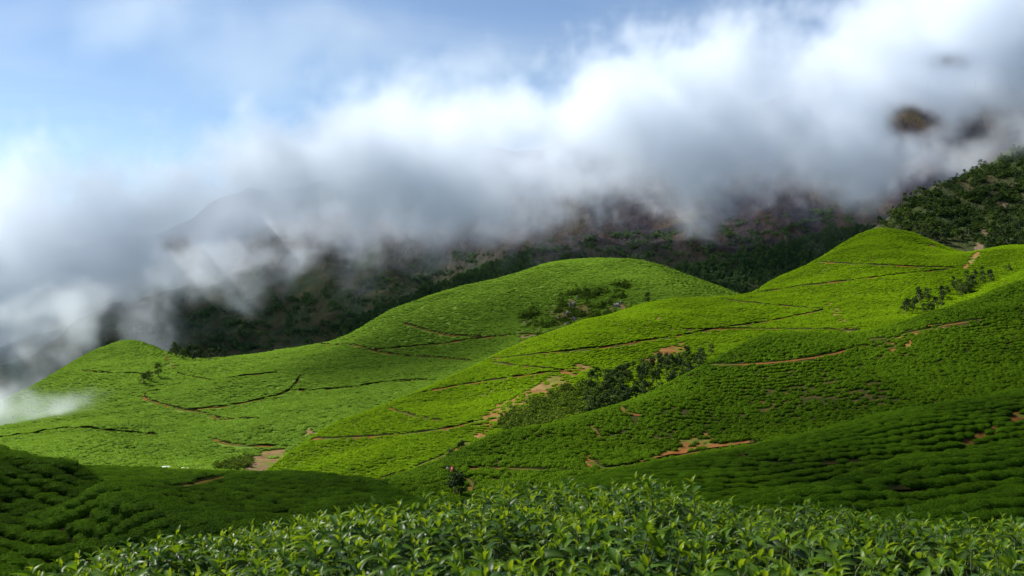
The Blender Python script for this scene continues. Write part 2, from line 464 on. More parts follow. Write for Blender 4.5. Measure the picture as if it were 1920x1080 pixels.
def rough_slope_material(name, cols, scale, streak=0.0):
    m, nt, b, out = new_mat(name)
    geo = node(nt, 'ShaderNodeNewGeometry'); pos = geo.outputs['Position']
    sc = node(nt, 'ShaderNodeMapping'); sc.inputs['Scale'].default_value = (1.0, 0.45, 0.35)
    nt.links.new(pos, sc.inputs['Vector'])
    n1 = nz(nt, sc.outputs[0], 1 / scale, 6, 0.6); n2 = nz(nt, sc.outputs[0], 5 / scale, 6, 0.65)
    c = ramp(nt, n1, [(0.30, cols[0]), (0.45, cols[1]), (0.55, cols[2]), (0.68, cols[3])])
    c = mixc(nt, mrange(nt, n2, 0.45, 0.62, 0.0, 0.8), c, cols[4])
    z = node(nt, 'ShaderNodeSeparateXYZ'); nt.links.new(pos, z.inputs[0])
    low = smath(nt, 'ADD', z.outputs[2], smath(nt, 'MULTIPLY', smath(nt, 'SUBTRACT', n1, 0.5), 220.0))
    c = mixc(nt, mrange(nt, low, -20.0, 90.0, 0.75, 0.0), c, mixc(nt, mrange(nt, n2, 0.4, 0.6), cols[5], cols[6]))
    bare = attr(nt, 'bare')
    f = mrange(nt, smath(nt, 'ADD', bare, smath(nt, 'MULTIPLY', smath(nt, 'SUBTRACT', n2, 0.5), 0.9)), 0.35, 0.7)
    c = mixc(nt, f, c, (0.11, 0.080, 0.050))
    nt.links.new(c, b.inputs['Base Color'])
    b.inputs['Roughness'].default_value = 0.95; b.inputs['Specular IOR Level'].default_value = 0.05
    bump(nt, b, n2, 0.9, scale * 0.10)
    return m
M_mount = rough_slope_material('mountain_rock', ((0.010, 0.011, 0.020), (0.018, 0.015, 0.020), (0.032, 0.024, 0.020), (0.038, 0.034, 0.018), (0.012, 0.014, 0.020), (0.022, 0.042, 0.016), (0.048, 0.048, 0.017)), 130.0)
M_upper = rough_slope_material('upper_slope_scrub', ((0.016, 0.026, 0.010), (0.030, 0.042, 0.012), (0.040, 0.037, 0.016), (0.050, 0.050, 0.018), (0.018, 0.026, 0.012), (0.020, 0.034, 0.011), (0.045, 0.058, 0.014)), 70.0)

def leaf_material(name, dark, light, trans=0.25, rough=0.5, spec=0.3, hue_var=0.35):
    """foliage: colour follows the height inside the plant (old leaves below, young above) and differs between plants"""
    m, nt, b, out = new_mat(name)
    h = attr(nt, 'h')
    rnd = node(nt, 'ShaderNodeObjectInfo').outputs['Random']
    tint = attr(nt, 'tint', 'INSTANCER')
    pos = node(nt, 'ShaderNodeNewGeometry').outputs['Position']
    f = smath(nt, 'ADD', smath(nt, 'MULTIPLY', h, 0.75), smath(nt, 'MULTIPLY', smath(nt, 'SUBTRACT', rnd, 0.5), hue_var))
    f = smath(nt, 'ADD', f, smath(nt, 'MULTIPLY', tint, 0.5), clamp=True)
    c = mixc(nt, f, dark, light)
    nt.links.new(c, b.inputs['Base Color'])
    b.inputs['Roughness'].default_value = rough; b.inputs['Specular IOR Level'].default_value = spec
    tr = node(nt, 'ShaderNodeBsdfTranslucent')
    nt.links.new(mixc(nt, 1.0, c, (1.25, 1.15, 0.5), 'MULTIPLY'), tr.inputs['Color'])
    mx = node(nt, 'ShaderNodeMixShader'); mx.inputs[0].default_value = trans
    nt.links.new(b.outputs[0], mx.inputs[1]); nt.links.new(tr.outputs[0], mx.inputs[2])
    nt.links.new(mx.outputs[0], out.inputs['Surface'])
    return m
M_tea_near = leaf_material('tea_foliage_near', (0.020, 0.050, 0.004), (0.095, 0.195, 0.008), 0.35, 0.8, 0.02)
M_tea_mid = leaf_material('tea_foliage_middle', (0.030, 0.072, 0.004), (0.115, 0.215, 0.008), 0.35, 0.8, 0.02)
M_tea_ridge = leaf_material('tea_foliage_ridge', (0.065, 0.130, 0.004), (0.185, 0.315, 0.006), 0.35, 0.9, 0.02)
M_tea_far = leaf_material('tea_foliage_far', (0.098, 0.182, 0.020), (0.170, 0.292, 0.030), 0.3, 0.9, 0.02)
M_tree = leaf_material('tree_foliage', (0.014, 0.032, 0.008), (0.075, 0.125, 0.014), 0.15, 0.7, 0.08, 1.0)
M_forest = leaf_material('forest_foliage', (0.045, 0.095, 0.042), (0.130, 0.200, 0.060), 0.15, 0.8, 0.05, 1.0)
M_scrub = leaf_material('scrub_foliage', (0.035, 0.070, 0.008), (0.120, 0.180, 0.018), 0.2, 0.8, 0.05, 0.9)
M_bark, _nt, _b, _o = new_mat('bark')
_p = node(_nt, 'ShaderNodeNewGeometry').outputs['Position']
_nt.links.new(mixc(_nt, nz(_nt, _p, 3.0, 5), (0.05, 0.035, 0.022), (0.13, 0.10, 0.07)), _b.inputs['Base Color'])
_b.inputs['Roughness'].default_value = 0.9

# ------------------------------------------------------------------ terrain meshes
def structure(o, label):
    return tag(o, label, 'terrain', kind='structure')
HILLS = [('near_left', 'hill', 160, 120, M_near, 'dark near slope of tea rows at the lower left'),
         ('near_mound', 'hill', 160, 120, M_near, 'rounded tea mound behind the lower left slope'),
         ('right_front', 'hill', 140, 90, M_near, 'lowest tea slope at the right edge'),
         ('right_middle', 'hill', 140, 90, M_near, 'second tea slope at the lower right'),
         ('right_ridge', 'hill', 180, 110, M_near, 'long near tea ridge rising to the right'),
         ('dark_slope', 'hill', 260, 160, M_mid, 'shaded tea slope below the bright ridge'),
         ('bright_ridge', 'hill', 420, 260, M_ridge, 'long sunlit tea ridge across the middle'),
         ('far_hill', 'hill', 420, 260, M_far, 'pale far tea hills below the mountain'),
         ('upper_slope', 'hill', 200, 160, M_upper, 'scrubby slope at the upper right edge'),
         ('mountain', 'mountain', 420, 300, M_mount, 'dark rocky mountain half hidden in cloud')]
def in_poly(px, py, poly):
    inside = np.zeros(len(px), bool)
    n = len(poly)
    for i in range(n):
        x1, y1 = poly[i]; x2, y2 = poly[(i + 1) % n]
        c = ((y1 > py) != (y2 > py)) & (px < (x2 - x1) * (py - y1) / (y2 - y1 + 1e-12) + x1)
        inside ^= c
    return inside
def seg_dist(px, py, line):
    best = np.full(len(px), 1e9)
    for (x1, y1), (x2, y2) in zip(line[:-1], line[1:]):
        dx, dy = x2 - x1, y2 - y1
        t = np.clip(((px - x1) * dx + (py - y1) * dy) / (dx * dx + dy * dy + 1e-9), 0, 1)
        best = np.minimum(best, np.hypot(px - x1 - t * dx, py - y1 - t * dy))
    return best
def ground_line(hill, pts, step=6):
    out = []
    for (a, b) in zip(pts[:-1], pts[1:]):
        n = max(1, int(math.hypot(b[0] - a[0], b[1] - a[1]) / step))
        for k in range(n):
            t = k / n
            out.append(H[hill].pick(a[0] + (b[0] - a[0]) * t, a[1] + (b[1] - a[1]) * t))
    out.append(H[hill].pick(*pts[-1]))
    return np.array(out)
def smooth_line(P, n=5):
    P = P.copy()
    for _ in range(n):
        Q = P.copy(); Q[1:-1] = 0.25 * P[:-2] + 0.5 * P[1:-1] + 0.25 * P[2:]; P = Q
    return P
# footpaths: hill, photo points, width m, bank height m, how much tea in front is kept
PATHS = [
    ('far_hill', [(-60, 828), (0, 822), (60, 815), (110, 805), (170, 804), (230, 812), (290, 815)], 4.0, 1.6, 0.6),
    ('far_hill', [(300, 732), (275, 735), (258, 738), (262, 748), (290, 755), (340, 770), (390, 775), (398, 785), (406, 788), (440, 787), (480, 787)], 6.0, 1.6, 0.1),
    ('far_hill', [(350, 770), (430, 762), (500, 748), (545, 735), (560, 715), (567, 704)], 5.0, 1.4, 0.2),
    ('far_hill', [(150, 697), (200, 700), (270, 702)], 3.5, 1.6, 0.8),
    ('far_hill', [(330, 700), (380, 712), (410, 714), (460, 705), (520, 700)], 4.0, 1.6, 0.7),
    ('far_hill', [(560, 733), (640, 730), (720, 718), (800, 713)], 4.0, 1.6, 0.5),
    ('far_hill', [(298, 655), (312, 668), (326, 692)], 7.0, 0.5, 0.0),
    ('far_hill', [(600, 646), (667, 648), (700, 660), (760, 668), (830, 672), (880, 678)], 5.0, 1.6, 0.3),
    ('far_hill', [(700, 657), (760, 652), (830, 645), (900, 635), (975, 628), (1040, 626)], 5.0, 1.6, 0.4),
    ('far_hill', [(755, 608), (800, 620), (840, 630), (900, 632)], 4.0, 1.8, 0.6),
    ('far_hill', [(397, 822), (405, 830), (440, 835), (500, 838), (535, 838)], 6.0, 1.2, 0.0),
    ('bright_ridge', [(548, 825), (600, 825), (700, 820), (790, 812), (850, 803), (890, 792)], 3.6, 1.4, 0.5),
    ('bright_ridge', [(727, 766), (750, 775), (800, 787), (830, 790)], 3.2, 1.4, 0.6),
    ('bright_ridge', [(765, 745), (800, 735), (870, 722), (940, 712), (1000, 703), (1060, 695)], 3.6, 1.4, 0.4),
    ('bright_ridge', [(910, 676), (1000, 666), (1080, 658), (1150, 650), (1200, 641), (1280, 630), (1350, 616), (1400, 610), (1460, 600), (1545, 582)], 4.0, 1.4, 0.3),
    ('bright_ridge', [(920, 681), (980, 688), (1050, 694)], 3.0, 1.3, 0.8),
    ('bright_ridge', [(1350, 561), (1400, 568), (1480, 575), (1540, 580)], 3.4, 1.4, 0.7),
    ('bright_ridge', [(1427, 549), (1500, 537), (1600, 526), (1700, 513), (1780, 506)], 3.4, 1.5, 0.6),
    ('bright_ridge', [(1530, 493), (1600, 496), (1700, 500), (1790, 503)], 3.4, 1.5, 0.8),
    ('bright_ridge', [(1280, 619), (1400, 617), (1500, 618), (1560, 619), (1610, 621)], 3.4, 1.4, 0.7),
    ('bright_ridge', [(715, 898), (760, 885), (800, 868), (845, 850), (872, 833)], 3.6, 0.8, 0.2),
    ('dark_slope', [(1312, 687), (1400, 684), (1450, 681), (1520, 673), (1570, 663), (1622, 649)], 2.4, 1.0, 0.15),
    ('dark_slope', [(1605, 639), (1670, 635), (1700, 626), (1735, 620), (1770, 611), (1830, 602)], 2.8, 1.5, 0.1),
    ('dark_slope', [(1157, 762), (1166, 772), (1190, 780), (1215, 779)], 2.0, 1.0, 0.3),
    ('dark_slope', [(838, 883), (900, 879), (960, 880), (1040, 884), (1100, 886)], 1.8, 1.1, 0.5),
    ('dark_slope', [(1108, 866), (1122, 880), (1170, 876), (1240, 863), (1300, 850), (1420, 833)], 3.2, 1.3, 0.0),
    ('dark_slope', [(838, 881), (850, 886), (870, 896), (890, 904), (878, 924)], 1.8, 0.9, 0.2),
    ('dark_slope', [(1110, 800), (1120, 815), (1132, 830)], 1.8, 0.4, 0.3),
    ('near_mound', [(296, 918), (350, 914), (400, 902), (440, 893), (485, 886)], 1.5, 1.3, 0.0),
    ('right_ridge', [(1384, 846), (1392, 858), (1420, 870), (1500, 874), (1600, 869), (1690, 866)], 0.9, 0.7, 0.4),
    ('right_middle', [(1547, 908), (1600, 915), (1660, 920), (1705, 918)], 0.9, 0.6, 0.1),
    ('right_middle', [(1520, 914), (1560, 902), (1610, 889)], 0.8, 0.5, 0.4),
]
BARE = [  # hill, photo polygon, strength
    ('far_hill', [(455, 892), (448, 868), (470, 850), (490, 842), (532, 838), (550, 865), (570, 892), (500, 900)], 2.5),
    ('far_hill', [(1030, 640), (1045, 575), (1075, 560), (1115, 575), (1110, 610), (1085, 640)], 0.75),
    ('far_hill', [(968, 622), (1010, 628), (1000, 655), (978, 650)], 0.9),
    ('far_hill', [(960, 600), (1040, 570), (1050, 610), (1000, 640)], 0.45),
    ('far_hill', [(1140, 570), (1180, 565), (1175, 590), (1140, 592)], 0.8),
    ('far_hill', [(560, 815), (590, 800), (592, 812), (570, 822)], 0.9),
    ('bright_ridge', [(1085, 682), (1112, 690), (1060, 722), (1000, 748), (962, 770), (925, 806), (882, 832), (884, 800), (930, 760), (980, 735), (1030, 705)], 0.85),
    ('bright_ridge', [(930, 800), (955, 765), (1040, 730), (1100, 712), (1110, 775), (1050, 800), (980, 815)], 0.55),
    ('bright_ridge', [(1205, 672), (1240, 655), (1285, 642), (1300, 655), (1260, 668), (1220, 682)], 0.8),
    ('bright_ridge', [(1540, 560), (1560, 565), (1590, 600), (1610, 625), (1580, 625), (1560, 595)], 0.6),
    ('bright_ridge', [(1806, 500), (1818, 484), (1832, 470), (1840, 478), (1824, 494), (1810, 508)], 1.0),
    ('bright_ridge', [(1735, 458), (1752, 456), (1754, 464), (1738, 465)], 0.7),
    ('bright_ridge', [(1232, 592), (1250, 594), (1248, 604), (1230, 602)], 0.7),
    ('dark_slope', [(1100, 850), (1110, 862), (1130, 872), (1180, 872), (1240, 852), (1330, 832), (1430, 828), (1420, 836), (1300, 853), (1170, 880), (1120, 886), (1098, 868)], 1.0),
    ('dark_slope', [(1235, 850), (1250, 825), (1300, 808), (1340, 812), (1345, 838), (1290, 850)], 0.55),
    ('dark_slope', [(1676, 636), (1700, 622), (1765, 606), (1775, 612), (1715, 632), (1712, 655), (1700, 655), (1698, 634)], 0.95),
    ('dark_slope', [(1640, 640), (1690, 640), (1700, 670), (1650, 675)], 0.45),
    ('dark_slope', [(825, 880), (850, 882), (855, 892), (840, 892)], 0.9),
    ('dark_slope', [(1400, 740), (1640, 700), (1700, 760), (1450, 800)], 0.32),
    ('dark_slope', [(1150, 790), (1300, 760), (1300, 820), (1180, 830)], 0.30),
    ('near_mound', [(296, 922), (345, 908), (420, 892), (486, 884), (482, 890), (400, 908), (350, 920)], 1.0),
    ('near_mound', [(385, 925), (405, 924), (406, 932), (388, 932)], 0.8),
    ('right_ridge', [(1738, 858), (1775, 848), (1830, 815), (1880, 785), (1930, 762), (1930, 780), (1840, 830), (1780, 862)], 0.8),
    ('right_ridge', [(1618, 838), (1655, 836), (1660, 852), (1625, 856)], 0.55),
    ('upper_slope', [(1824, 478), (1836, 440), (1850, 410), (1872, 378), (1895, 345), (1910, 345), (1890, 385), (1866, 415), (1850, 450), (1840, 485)], 1.0),
]
for key, nm, nu, nd, mat, lab in HILLS:
    H[key].cache(nu, nd)
LINES = {}
PATHS = [(a, b, w * (0.40 if a == 'far_hill' else 0.36 if a == 'bright_ridge' else 0.42), bk * (1.0 if a == 'far_hill' else 0.55 if a == 'bright_ridge' else 0.2 if a.startswith('near') else 0.35), kp) for a, b, w, bk, kp in PATHS]
for k, (hk, pts, w, bank, keep) in enumerate(PATHS):
    LINES[k] = smooth_line(ground_line(hk, pts))
def photo_uv(x, y, z):
    return x / y * F + 960, -z / y * F + 540
def bare_value(hk, x, y, z):
    u, v = photo_uv(x, y, z)
    b = np.zeros(len(x))
    # soft polygon: average of jittered tests
    for (h2, poly, s) in BARE:
        if h2 != hk: continue
        jx = 7 * perlin(x * 0.35 / max(1, H[hk].dref / 60) + 5, y * 0.35 / max(1, H[hk].dref / 60)); jy = 5 * perlin(x * 0.3 / max(1, H[hk].dref / 60) - 9, y * 0.3 / max(1, H[hk].dref / 60) + 4)
        b = np.maximum(b, s * in_poly(u + jx, v + jy, poly))
    return b
for key, nm, nu, nd, mat, lab in HILLS:
    h = H[key]
    o = structure(h.mesh(nm, mat), lab)
    V = h.V
    bv = bare_value(key, V[:, 0], V[:, 1], V[:, 2])
    a = o.data.attributes.new('bare', 'FLOAT', 'POINT'); a.data.foreach_set('value', bv.astype(np.float32))
# valley floor sheet reaching the horizon
me = bpy.data.meshes.new('ground')
me.from_pydata([(-40000, -2000, -165), (40000, -2000, -165), (40000, 50000, -165), (-40000, 50000, -165)], [], [(0, 1, 2, 3)])
me.materials.append(M_far)
structure(link(bpy.data.objects.new('ground', me)), 'valley floor below the tea hills')

# ---- footpaths: a trodden floor and the cut earth bank above it
M_path, _nt, _b, _o = new_mat('path_soil')
_p = node(_nt, 'ShaderNodeNewGeometry').outputs['Position']
_nt.links.new(mixc(_nt, mrange(_nt, nz(_nt, _p, 0.09, 5), 0.40, 0.56), (0.135, 0.055, 0.018), (0.055, 0.070, 0.013)), _b.inputs['Base Color'])
_b.inputs['Roughness'].default_value = 1.0; _b.inputs['Specular IOR Level'].default_value = 0.0
M_bank_soil_shade, _nt, _b, _o = new_mat('path_bank_soil_shade')  # dark earth and green, with the bank's shade put into the colour
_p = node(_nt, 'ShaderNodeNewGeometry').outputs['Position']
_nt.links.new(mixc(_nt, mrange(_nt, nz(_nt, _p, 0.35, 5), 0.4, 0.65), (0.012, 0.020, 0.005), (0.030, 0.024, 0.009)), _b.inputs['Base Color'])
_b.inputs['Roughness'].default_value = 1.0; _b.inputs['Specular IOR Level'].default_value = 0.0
for k, (hk, pts, w, bank, keep) in enumerate(PATHS):
    P = LINES[k]; n = len(P)
    T = np.gradient(P[:, :2], axis=0); T /= np.linalg.norm(T, axis=1)[:, None] + 1e-9
    N = np.stack([-T[:, 1], T[:, 0]], 1)
    if N[:, 1].mean() < 0: N = -N                      # N points away from the camera: the uphill side
    wv = w * (1 + 0.25 * perlin(np.arange(n) * 0.31 + k * 3.7, np.zeros(n)))
    bk = bank * np.clip(0.8 + 0.6 * perlin(np.arange(n) * 0.23 + k * 1.7, np.ones(n)), 0.2, 1.5)
    rows = []
    zc = P[:, 2]
    for q, off in enumerate((-0.5, 0.0, 0.5)):
        XY = P[:, :2] + N * (wv * off)[:, None]
        z = H[hk].z(XY[:, 0], XY[:, 1])
        rows.append(np.column_stack([XY, z + 0.10]))
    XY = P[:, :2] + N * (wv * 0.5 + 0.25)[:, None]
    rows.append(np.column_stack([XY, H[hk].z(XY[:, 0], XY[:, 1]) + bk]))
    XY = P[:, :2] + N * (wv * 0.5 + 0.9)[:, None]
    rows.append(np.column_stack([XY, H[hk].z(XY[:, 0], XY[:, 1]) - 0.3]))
    V = np.concatenate(rows)
    fs, mi = [], []
    for r in range(4):
        for i in range(n - 1):
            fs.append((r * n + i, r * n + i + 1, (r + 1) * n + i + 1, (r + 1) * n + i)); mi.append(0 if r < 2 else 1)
    me = bpy.data.meshes.new('path'); me.from_pydata(V.tolist(), [], fs)
    me.materials.append(M_bank_soil_shade if hk.startswith('right') else M_path); me.materials.append(M_bank_soil_shade)
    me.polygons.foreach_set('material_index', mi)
    structure(link(bpy.data.objects.new('path', me)), 'narrow earth path cut along the tea slope')

# ------------------------------------------------------------------ tea cover
def leaf_quads(C, Nrm, L, W, r):
    """diamond leaf cards: centres C, normals Nrm"""
    n = len(C)
    t = r.normal(size=(n, 3)); t -= (t * Nrm).sum(1)[:, None] * Nrm
    t /= np.linalg.norm(t, axis=1)[:, None] + 1e-9
    s = np.cross(Nrm, t)
    L = np.asarray(L).reshape(-1, 1); W = np.asarray(W).reshape(-1, 1)
    V = np.stack([C - t * L / 2, C + s * W / 2 - t * L * 0.05, C + t * L / 2, C - s * W / 2 - t * L * 0.05], 1).reshape(-1, 3)
    i = np.arange(n)[:, None] * 4 + np.arange(4)[None, :]
    return V, i
def bush_proto(seed, rx, hz, nl, L, W, core_seg=10, core_ring=4, lump=0.12, flat=2.6):
    """plucked tea bush: a flat topped mound of leaves round a dark core; returns verts, faces, h"""
    r = np.random.default_rng(seed)
    V, Fc, Hh = [], [], []
    for j in range(core_ring + 1):
        t = j / core_ring
        for i in range(core_seg):
            a = 2 * math.pi * (i + 0.5 * (j % 2)) / core_seg
            rad = rx * 0.86 * (1 - t ** flat) ** (1 / flat) * (1 + lump * r.normal())
            if j == 0: rad *= 0.8
            z = hz * 0.92 * t * (1 + 0.6 * lump * r.normal()) if j else -0.15
            V.append((rad * math.cos(a), rad * math.sin(a), z)); Hh.append(0.1 + 0.55 * t)
    V.append((0, 0, hz * 0.9)); Hh.append(0.6)
    top = len(V) - 1
    for j in range(core_ring):
        for i in range(core_seg):
            a = j * core_seg + i; b = j * core_seg + (i + 1) % core_seg
            Fc.append((a, b, b + core_seg, a + core_seg))
    for i in range(core_seg):
        Fc.append((core_ring * core_seg + i, core_ring * core_seg + (i + 1) % core_seg, top))
    V = np.array(V)
    if nl:
        th = r.uniform(0, 2 * np.pi, nl); t = r.uniform(0, 1, nl) ** 0.55
        ct = r.uniform(0.02, 1.0, nl)
        rad = rx * (1 - ct ** flat) ** (1 / flat)
        onTop = r.uniform(size=nl) < 0.6
        rad = np.where(onTop, rx * 0.95 * np.sqrt(r.uniform(0, 1, nl)), rad)
        zz = np.where(onTop, hz * (1 - np.clip(rad / rx, 0, 1) ** flat) ** (1 / flat), hz * ct)
        C = np.stack([rad * np.cos(th), rad * np.sin(th), zz], 1)
        Nn = np.stack([np.cos(th) * rad / rx * 0.8, np.sin(th) * rad / rx * 0.8, 0.4 + zz / hz], 1) + r.normal(size=(nl, 3)) * 0.55
        Nn /= np.linalg.norm(Nn, axis=1)[:, None]
        C = C * (1 + r.normal(size=(nl, 1)) * 0.04)
        LV, LF = leaf_quads(C, Nn, L * r.uniform(0.7, 1.3, nl), W * r.uniform(0.7, 1.3, nl), r)
        hl = np.clip(0.25 + 0.6 * zz / hz + r.normal(size=nl) * 0.16, 0, 1.1)
        Fc += [tuple(q) for q in (LF + len(V)).tolist()]
        V = np.concatenate([V, LV]); Hh = list(Hh) + np.repeat(hl, 4).tolist()
    return V, Fc, np.array(Hh)
def mesh_with_h(name, proto, mat, smooth=False):
    V, Fc, Hh = proto
    me = bpy.data.meshes.new(name); me.from_pydata(np.asarray(V).tolist(), [], Fc)
    a = me.attributes.new('h', 'FLOAT', 'POINT'); a.data.foreach_set('value', np.asarray(Hh, np.float32))
    me.materials.append(mat)
    if smooth: me.polygons.foreach_set('use_smooth', np.ones(len(me.polygons), bool))
    return me
def scatter_tree():
    g = GN('plant_scatter')
    def named(nm, typ):
        n = g.n.new('GeometryNodeInputNamedAttribute'); n.data_type = typ; n.inputs[0].default_value = nm; return n.outputs[0]
    sep = g.n.new('GeometryNodeSeparateGeometry'); sep.domain = 'POINT'
    g.l.new(g.gin.outputs[0], sep.inputs[0]); g.l.new(g.m('GREATER_THAN', named('is_spot', 'FLOAT'), 0.5), sep.inputs[1])
    ip = g.n.new('GeometryNodeInstanceOnPoints')
    g.l.new(sep.outputs[0], ip.inputs['Points']); g.l.new(sep.outputs[1], ip.inputs['Instance'])
    g.l.new(named('spot_rot', 'FLOAT_VECTOR'), ip.inputs['Rotation']); g.l.new(named('spot_scale', 'FLOAT_VECTOR'), ip.inputs['Scale'])
    g.l.new(ip.outputs[0], g.gout.inputs[0])
    return g.t
SCATTER = None
def scatter(name, proto, P, rot, scl, tint, mat, label, cat):
    global SCATTER
    if SCATTER is None: SCATTER = scatter_tree()
    V, Fc, Hh = proto
    n, m = len(V), len(P)
    me = bpy.data.meshes.new(name)
    me.from_pydata(np.concatenate([V, P]).tolist(), [], Fc)
    def at(nm, typ, a, b):
        x = me.attributes.new(nm, typ, 'POINT')
        x.data.foreach_set('vector' if typ == 'FLOAT_VECTOR' else 'value', np.concatenate([a, b]).astype(np.float32).ravel())
    at('h', 'FLOAT', Hh, np.zeros(m)); at('is_spot', 'FLOAT', np.zeros(n), np.ones(m))
    at('spot_rot', 'FLOAT_VECTOR', np.zeros((n, 3)), rot); at('spot_scale', 'FLOAT_VECTOR', np.zeros((n, 3)), scl)
    at('tint', 'FLOAT', np.zeros(n), tint)
    me.materials.append(mat)
    o = link(bpy.data.objects.new(name, me))
    md = o.modifiers.new('scatter', 'NODES'); md.node_group = SCATTER
    return tag(o, label, cat, kind='stuff')

def tea_spots(hk, theta, sr, sa, bounds, jit=0.18, miss=0.03, wav=1.0):
    """rows of tea on a hill: returns x, y, z of every bush the camera side can see"""
    h = H[hk]
    d0, d1, u0, u1 = bounds
    xs = [(u0 - 960) / F * d1, (u1 - 960) / F * d1, (u0 - 960) / F * d0, (u1 - 960) / F * d0]
    cx, cy_ = (min(xs) + max(xs)) / 2, (d0 + d1) / 2
    rad = math.hypot(max(xs) - min(xs), d1 - d0) / 2
    r = np.random.default_rng(abs(hash(hk)) % 1000 if False else sum(map(ord, hk)))
    s = np.arange(-rad, rad, sa); t = np.arange(-rad, rad, sr)
    S, T = np.meshgrid(s, t)
    S = S + (np.arange(len(t)) % 2)[:, None] * sa * 0.5 + r.uniform(-0.5, 0.5, len(t))[:, None] * sa
    S = S.ravel(); T = T.ravel()
    T = T + wav * sr * 1.5 * perlin(S / (sr * 14), T / (sr * 20)) + wav * sr * 6 * perlin(S / (sr * 60) + 8, T / (sr * 60))
    S = S + r.normal(size=len(S)) * sa * jit; T = T + r.normal(size=len(T)) * sr * jit * 0.6
    c, sn = math.cos(theta), math.sin(theta)
    x = cx + S * c - T * sn; y = cy_ + S * sn + T * c
    ok = (y > d0) & (y < d1); x, y = x[ok], y[ok]
    u = x / y * F + 960
    ok = (u > u0) & (u < u1); x, y = x[ok], y[ok]
    ok = r.uniform(size=len(x)) > miss
    x, y = x[ok], y[ok]
    z = h.z(x, y)
    keep = np.ones(len(x), bool)
    bv = bare_value(hk, x, y, z)
    gap = np.clip(0.75 + 0.9 * fbm(x / (sr * 5) + 3, y / (sr * 5), 3), 0, 1.2)
    keep &= r.uniform(size=len(x)) > bv * gap * 1.1
    for k, (h2, pts, w, bank, kp) in enumerate(PATHS):
        if h2 != hk: continue
        L = LINES[k]
        m = 3.5 * w + 2
        cand = (x > L[:, 0].min() - m) & (x < L[:, 0].max() + m) & (y > L[:, 1].min() - m) & (y < L[:, 1].max() + m)
        if not cand.any(): continue
        idx = np.nonzero(cand)[0]
        d = seg_dist(x[idx], y[idx], L[:, :2].tolist())
        # nearer side of the path: a cleared verge so that the floor can be seen, ragged
        j = np.argmin((x[idx][:, None] - L[:, 0]) ** 2 + (y[idx][:, None] - L[:, 1]) ** 2, 1)
        front = y[idx] < L[j, 1]
        verge = np.where(front, w * 0.5 + 0.1 + 1.5 * w * (1 - kp) * np.clip(0.5 + 1.2 * perlin(x[idx] / (w * 7) + k, y[idx] / (w * 7)), 0, 1), w * 0.5 + 0.5)
        keep[idx[(d < verge) & (r.uniform(size=len(idx)) > 0.10)]] = False
    # drop what lies under a neighbouring hill or is hidden by one in front
    for k2, h2 in H.items():
        if k2 == hk or k2 in ('mountain',): continue
        uu = x / y * F + 960
        inside = keep & (uu > h2.u0) & (uu < h2.u1) & (y > h2.d0) & (y < h2.d1)
        idx = np.nonzero(inside)[0]
        if len(idx):
            keep[idx[h2.z(x[idx], y[idx]) > z[idx] + 0.6]] = False
    x, y, z = x[keep], y[keep], z[keep]
    # self and neighbour occlusion: march the sight line towards the camera
    vis = np.ones(len(x), bool)
    for k2, h2 in H.items():
        if h2.d0 > y.max(): continue
        if k2 in ('mountain', 'upper_slope') and hk not in ('mountain', 'upper_slope'): continue
        for f in (np.linspace(0.55, 0.97, 10) if k2 == hk else np.linspace(0.12, 0.97, 12)):
            px, py = x * f, y * f
            uu = px / np.maximum(py, 0.1) * F + 960
            idx = np.nonzero(vis & (py > h2.d0) & (py < h2.d1) & (uu > h2.u0) & (uu < h2.u1))[0]
            if len(idx):
                vis[idx[h2.z(px[idx], py[idx]) > (z[idx] + 1.5) * f + 0.02 * y[idx]]] = False
    return x[vis], y[vis], z[vis], r

B0 = bush_proto(1, 0.50, 0.46, 520, 0.075, 0.035, flat=3.4)
B0b = bush_proto(2, 0.50, 0.46, 460, 0.08, 0.036, flat=3.4)
B1 = bush_proto(3, 0.58, 0.68, 110, 0.2, 0.1, 9, 3)
B2 = bush_proto(4, 0.80, 0.62, 34, 0.40, 0.22, 8, 3, 0.16)
B3 = bush_proto(5, 1.9, 0.85, 44, 0.8, 0.5, 9, 3, 0.16, 2.4)
#        hill          row angle, row gap, bush gap, (d0, d1, u0, u1), proto, material
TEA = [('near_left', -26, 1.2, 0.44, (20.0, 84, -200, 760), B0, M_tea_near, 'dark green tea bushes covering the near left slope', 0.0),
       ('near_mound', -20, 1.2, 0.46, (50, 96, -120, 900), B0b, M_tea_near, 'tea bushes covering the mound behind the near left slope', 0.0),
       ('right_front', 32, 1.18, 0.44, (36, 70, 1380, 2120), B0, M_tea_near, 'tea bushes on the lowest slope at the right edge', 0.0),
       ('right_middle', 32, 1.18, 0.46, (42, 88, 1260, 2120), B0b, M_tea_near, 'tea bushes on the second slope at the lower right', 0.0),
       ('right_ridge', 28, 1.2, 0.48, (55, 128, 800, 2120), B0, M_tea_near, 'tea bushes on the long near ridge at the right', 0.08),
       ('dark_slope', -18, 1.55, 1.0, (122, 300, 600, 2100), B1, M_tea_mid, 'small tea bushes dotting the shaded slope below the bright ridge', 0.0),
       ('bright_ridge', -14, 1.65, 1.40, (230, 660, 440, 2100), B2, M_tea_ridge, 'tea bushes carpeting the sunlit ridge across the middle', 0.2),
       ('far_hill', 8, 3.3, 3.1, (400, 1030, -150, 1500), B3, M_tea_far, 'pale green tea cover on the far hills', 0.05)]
near_cand = []
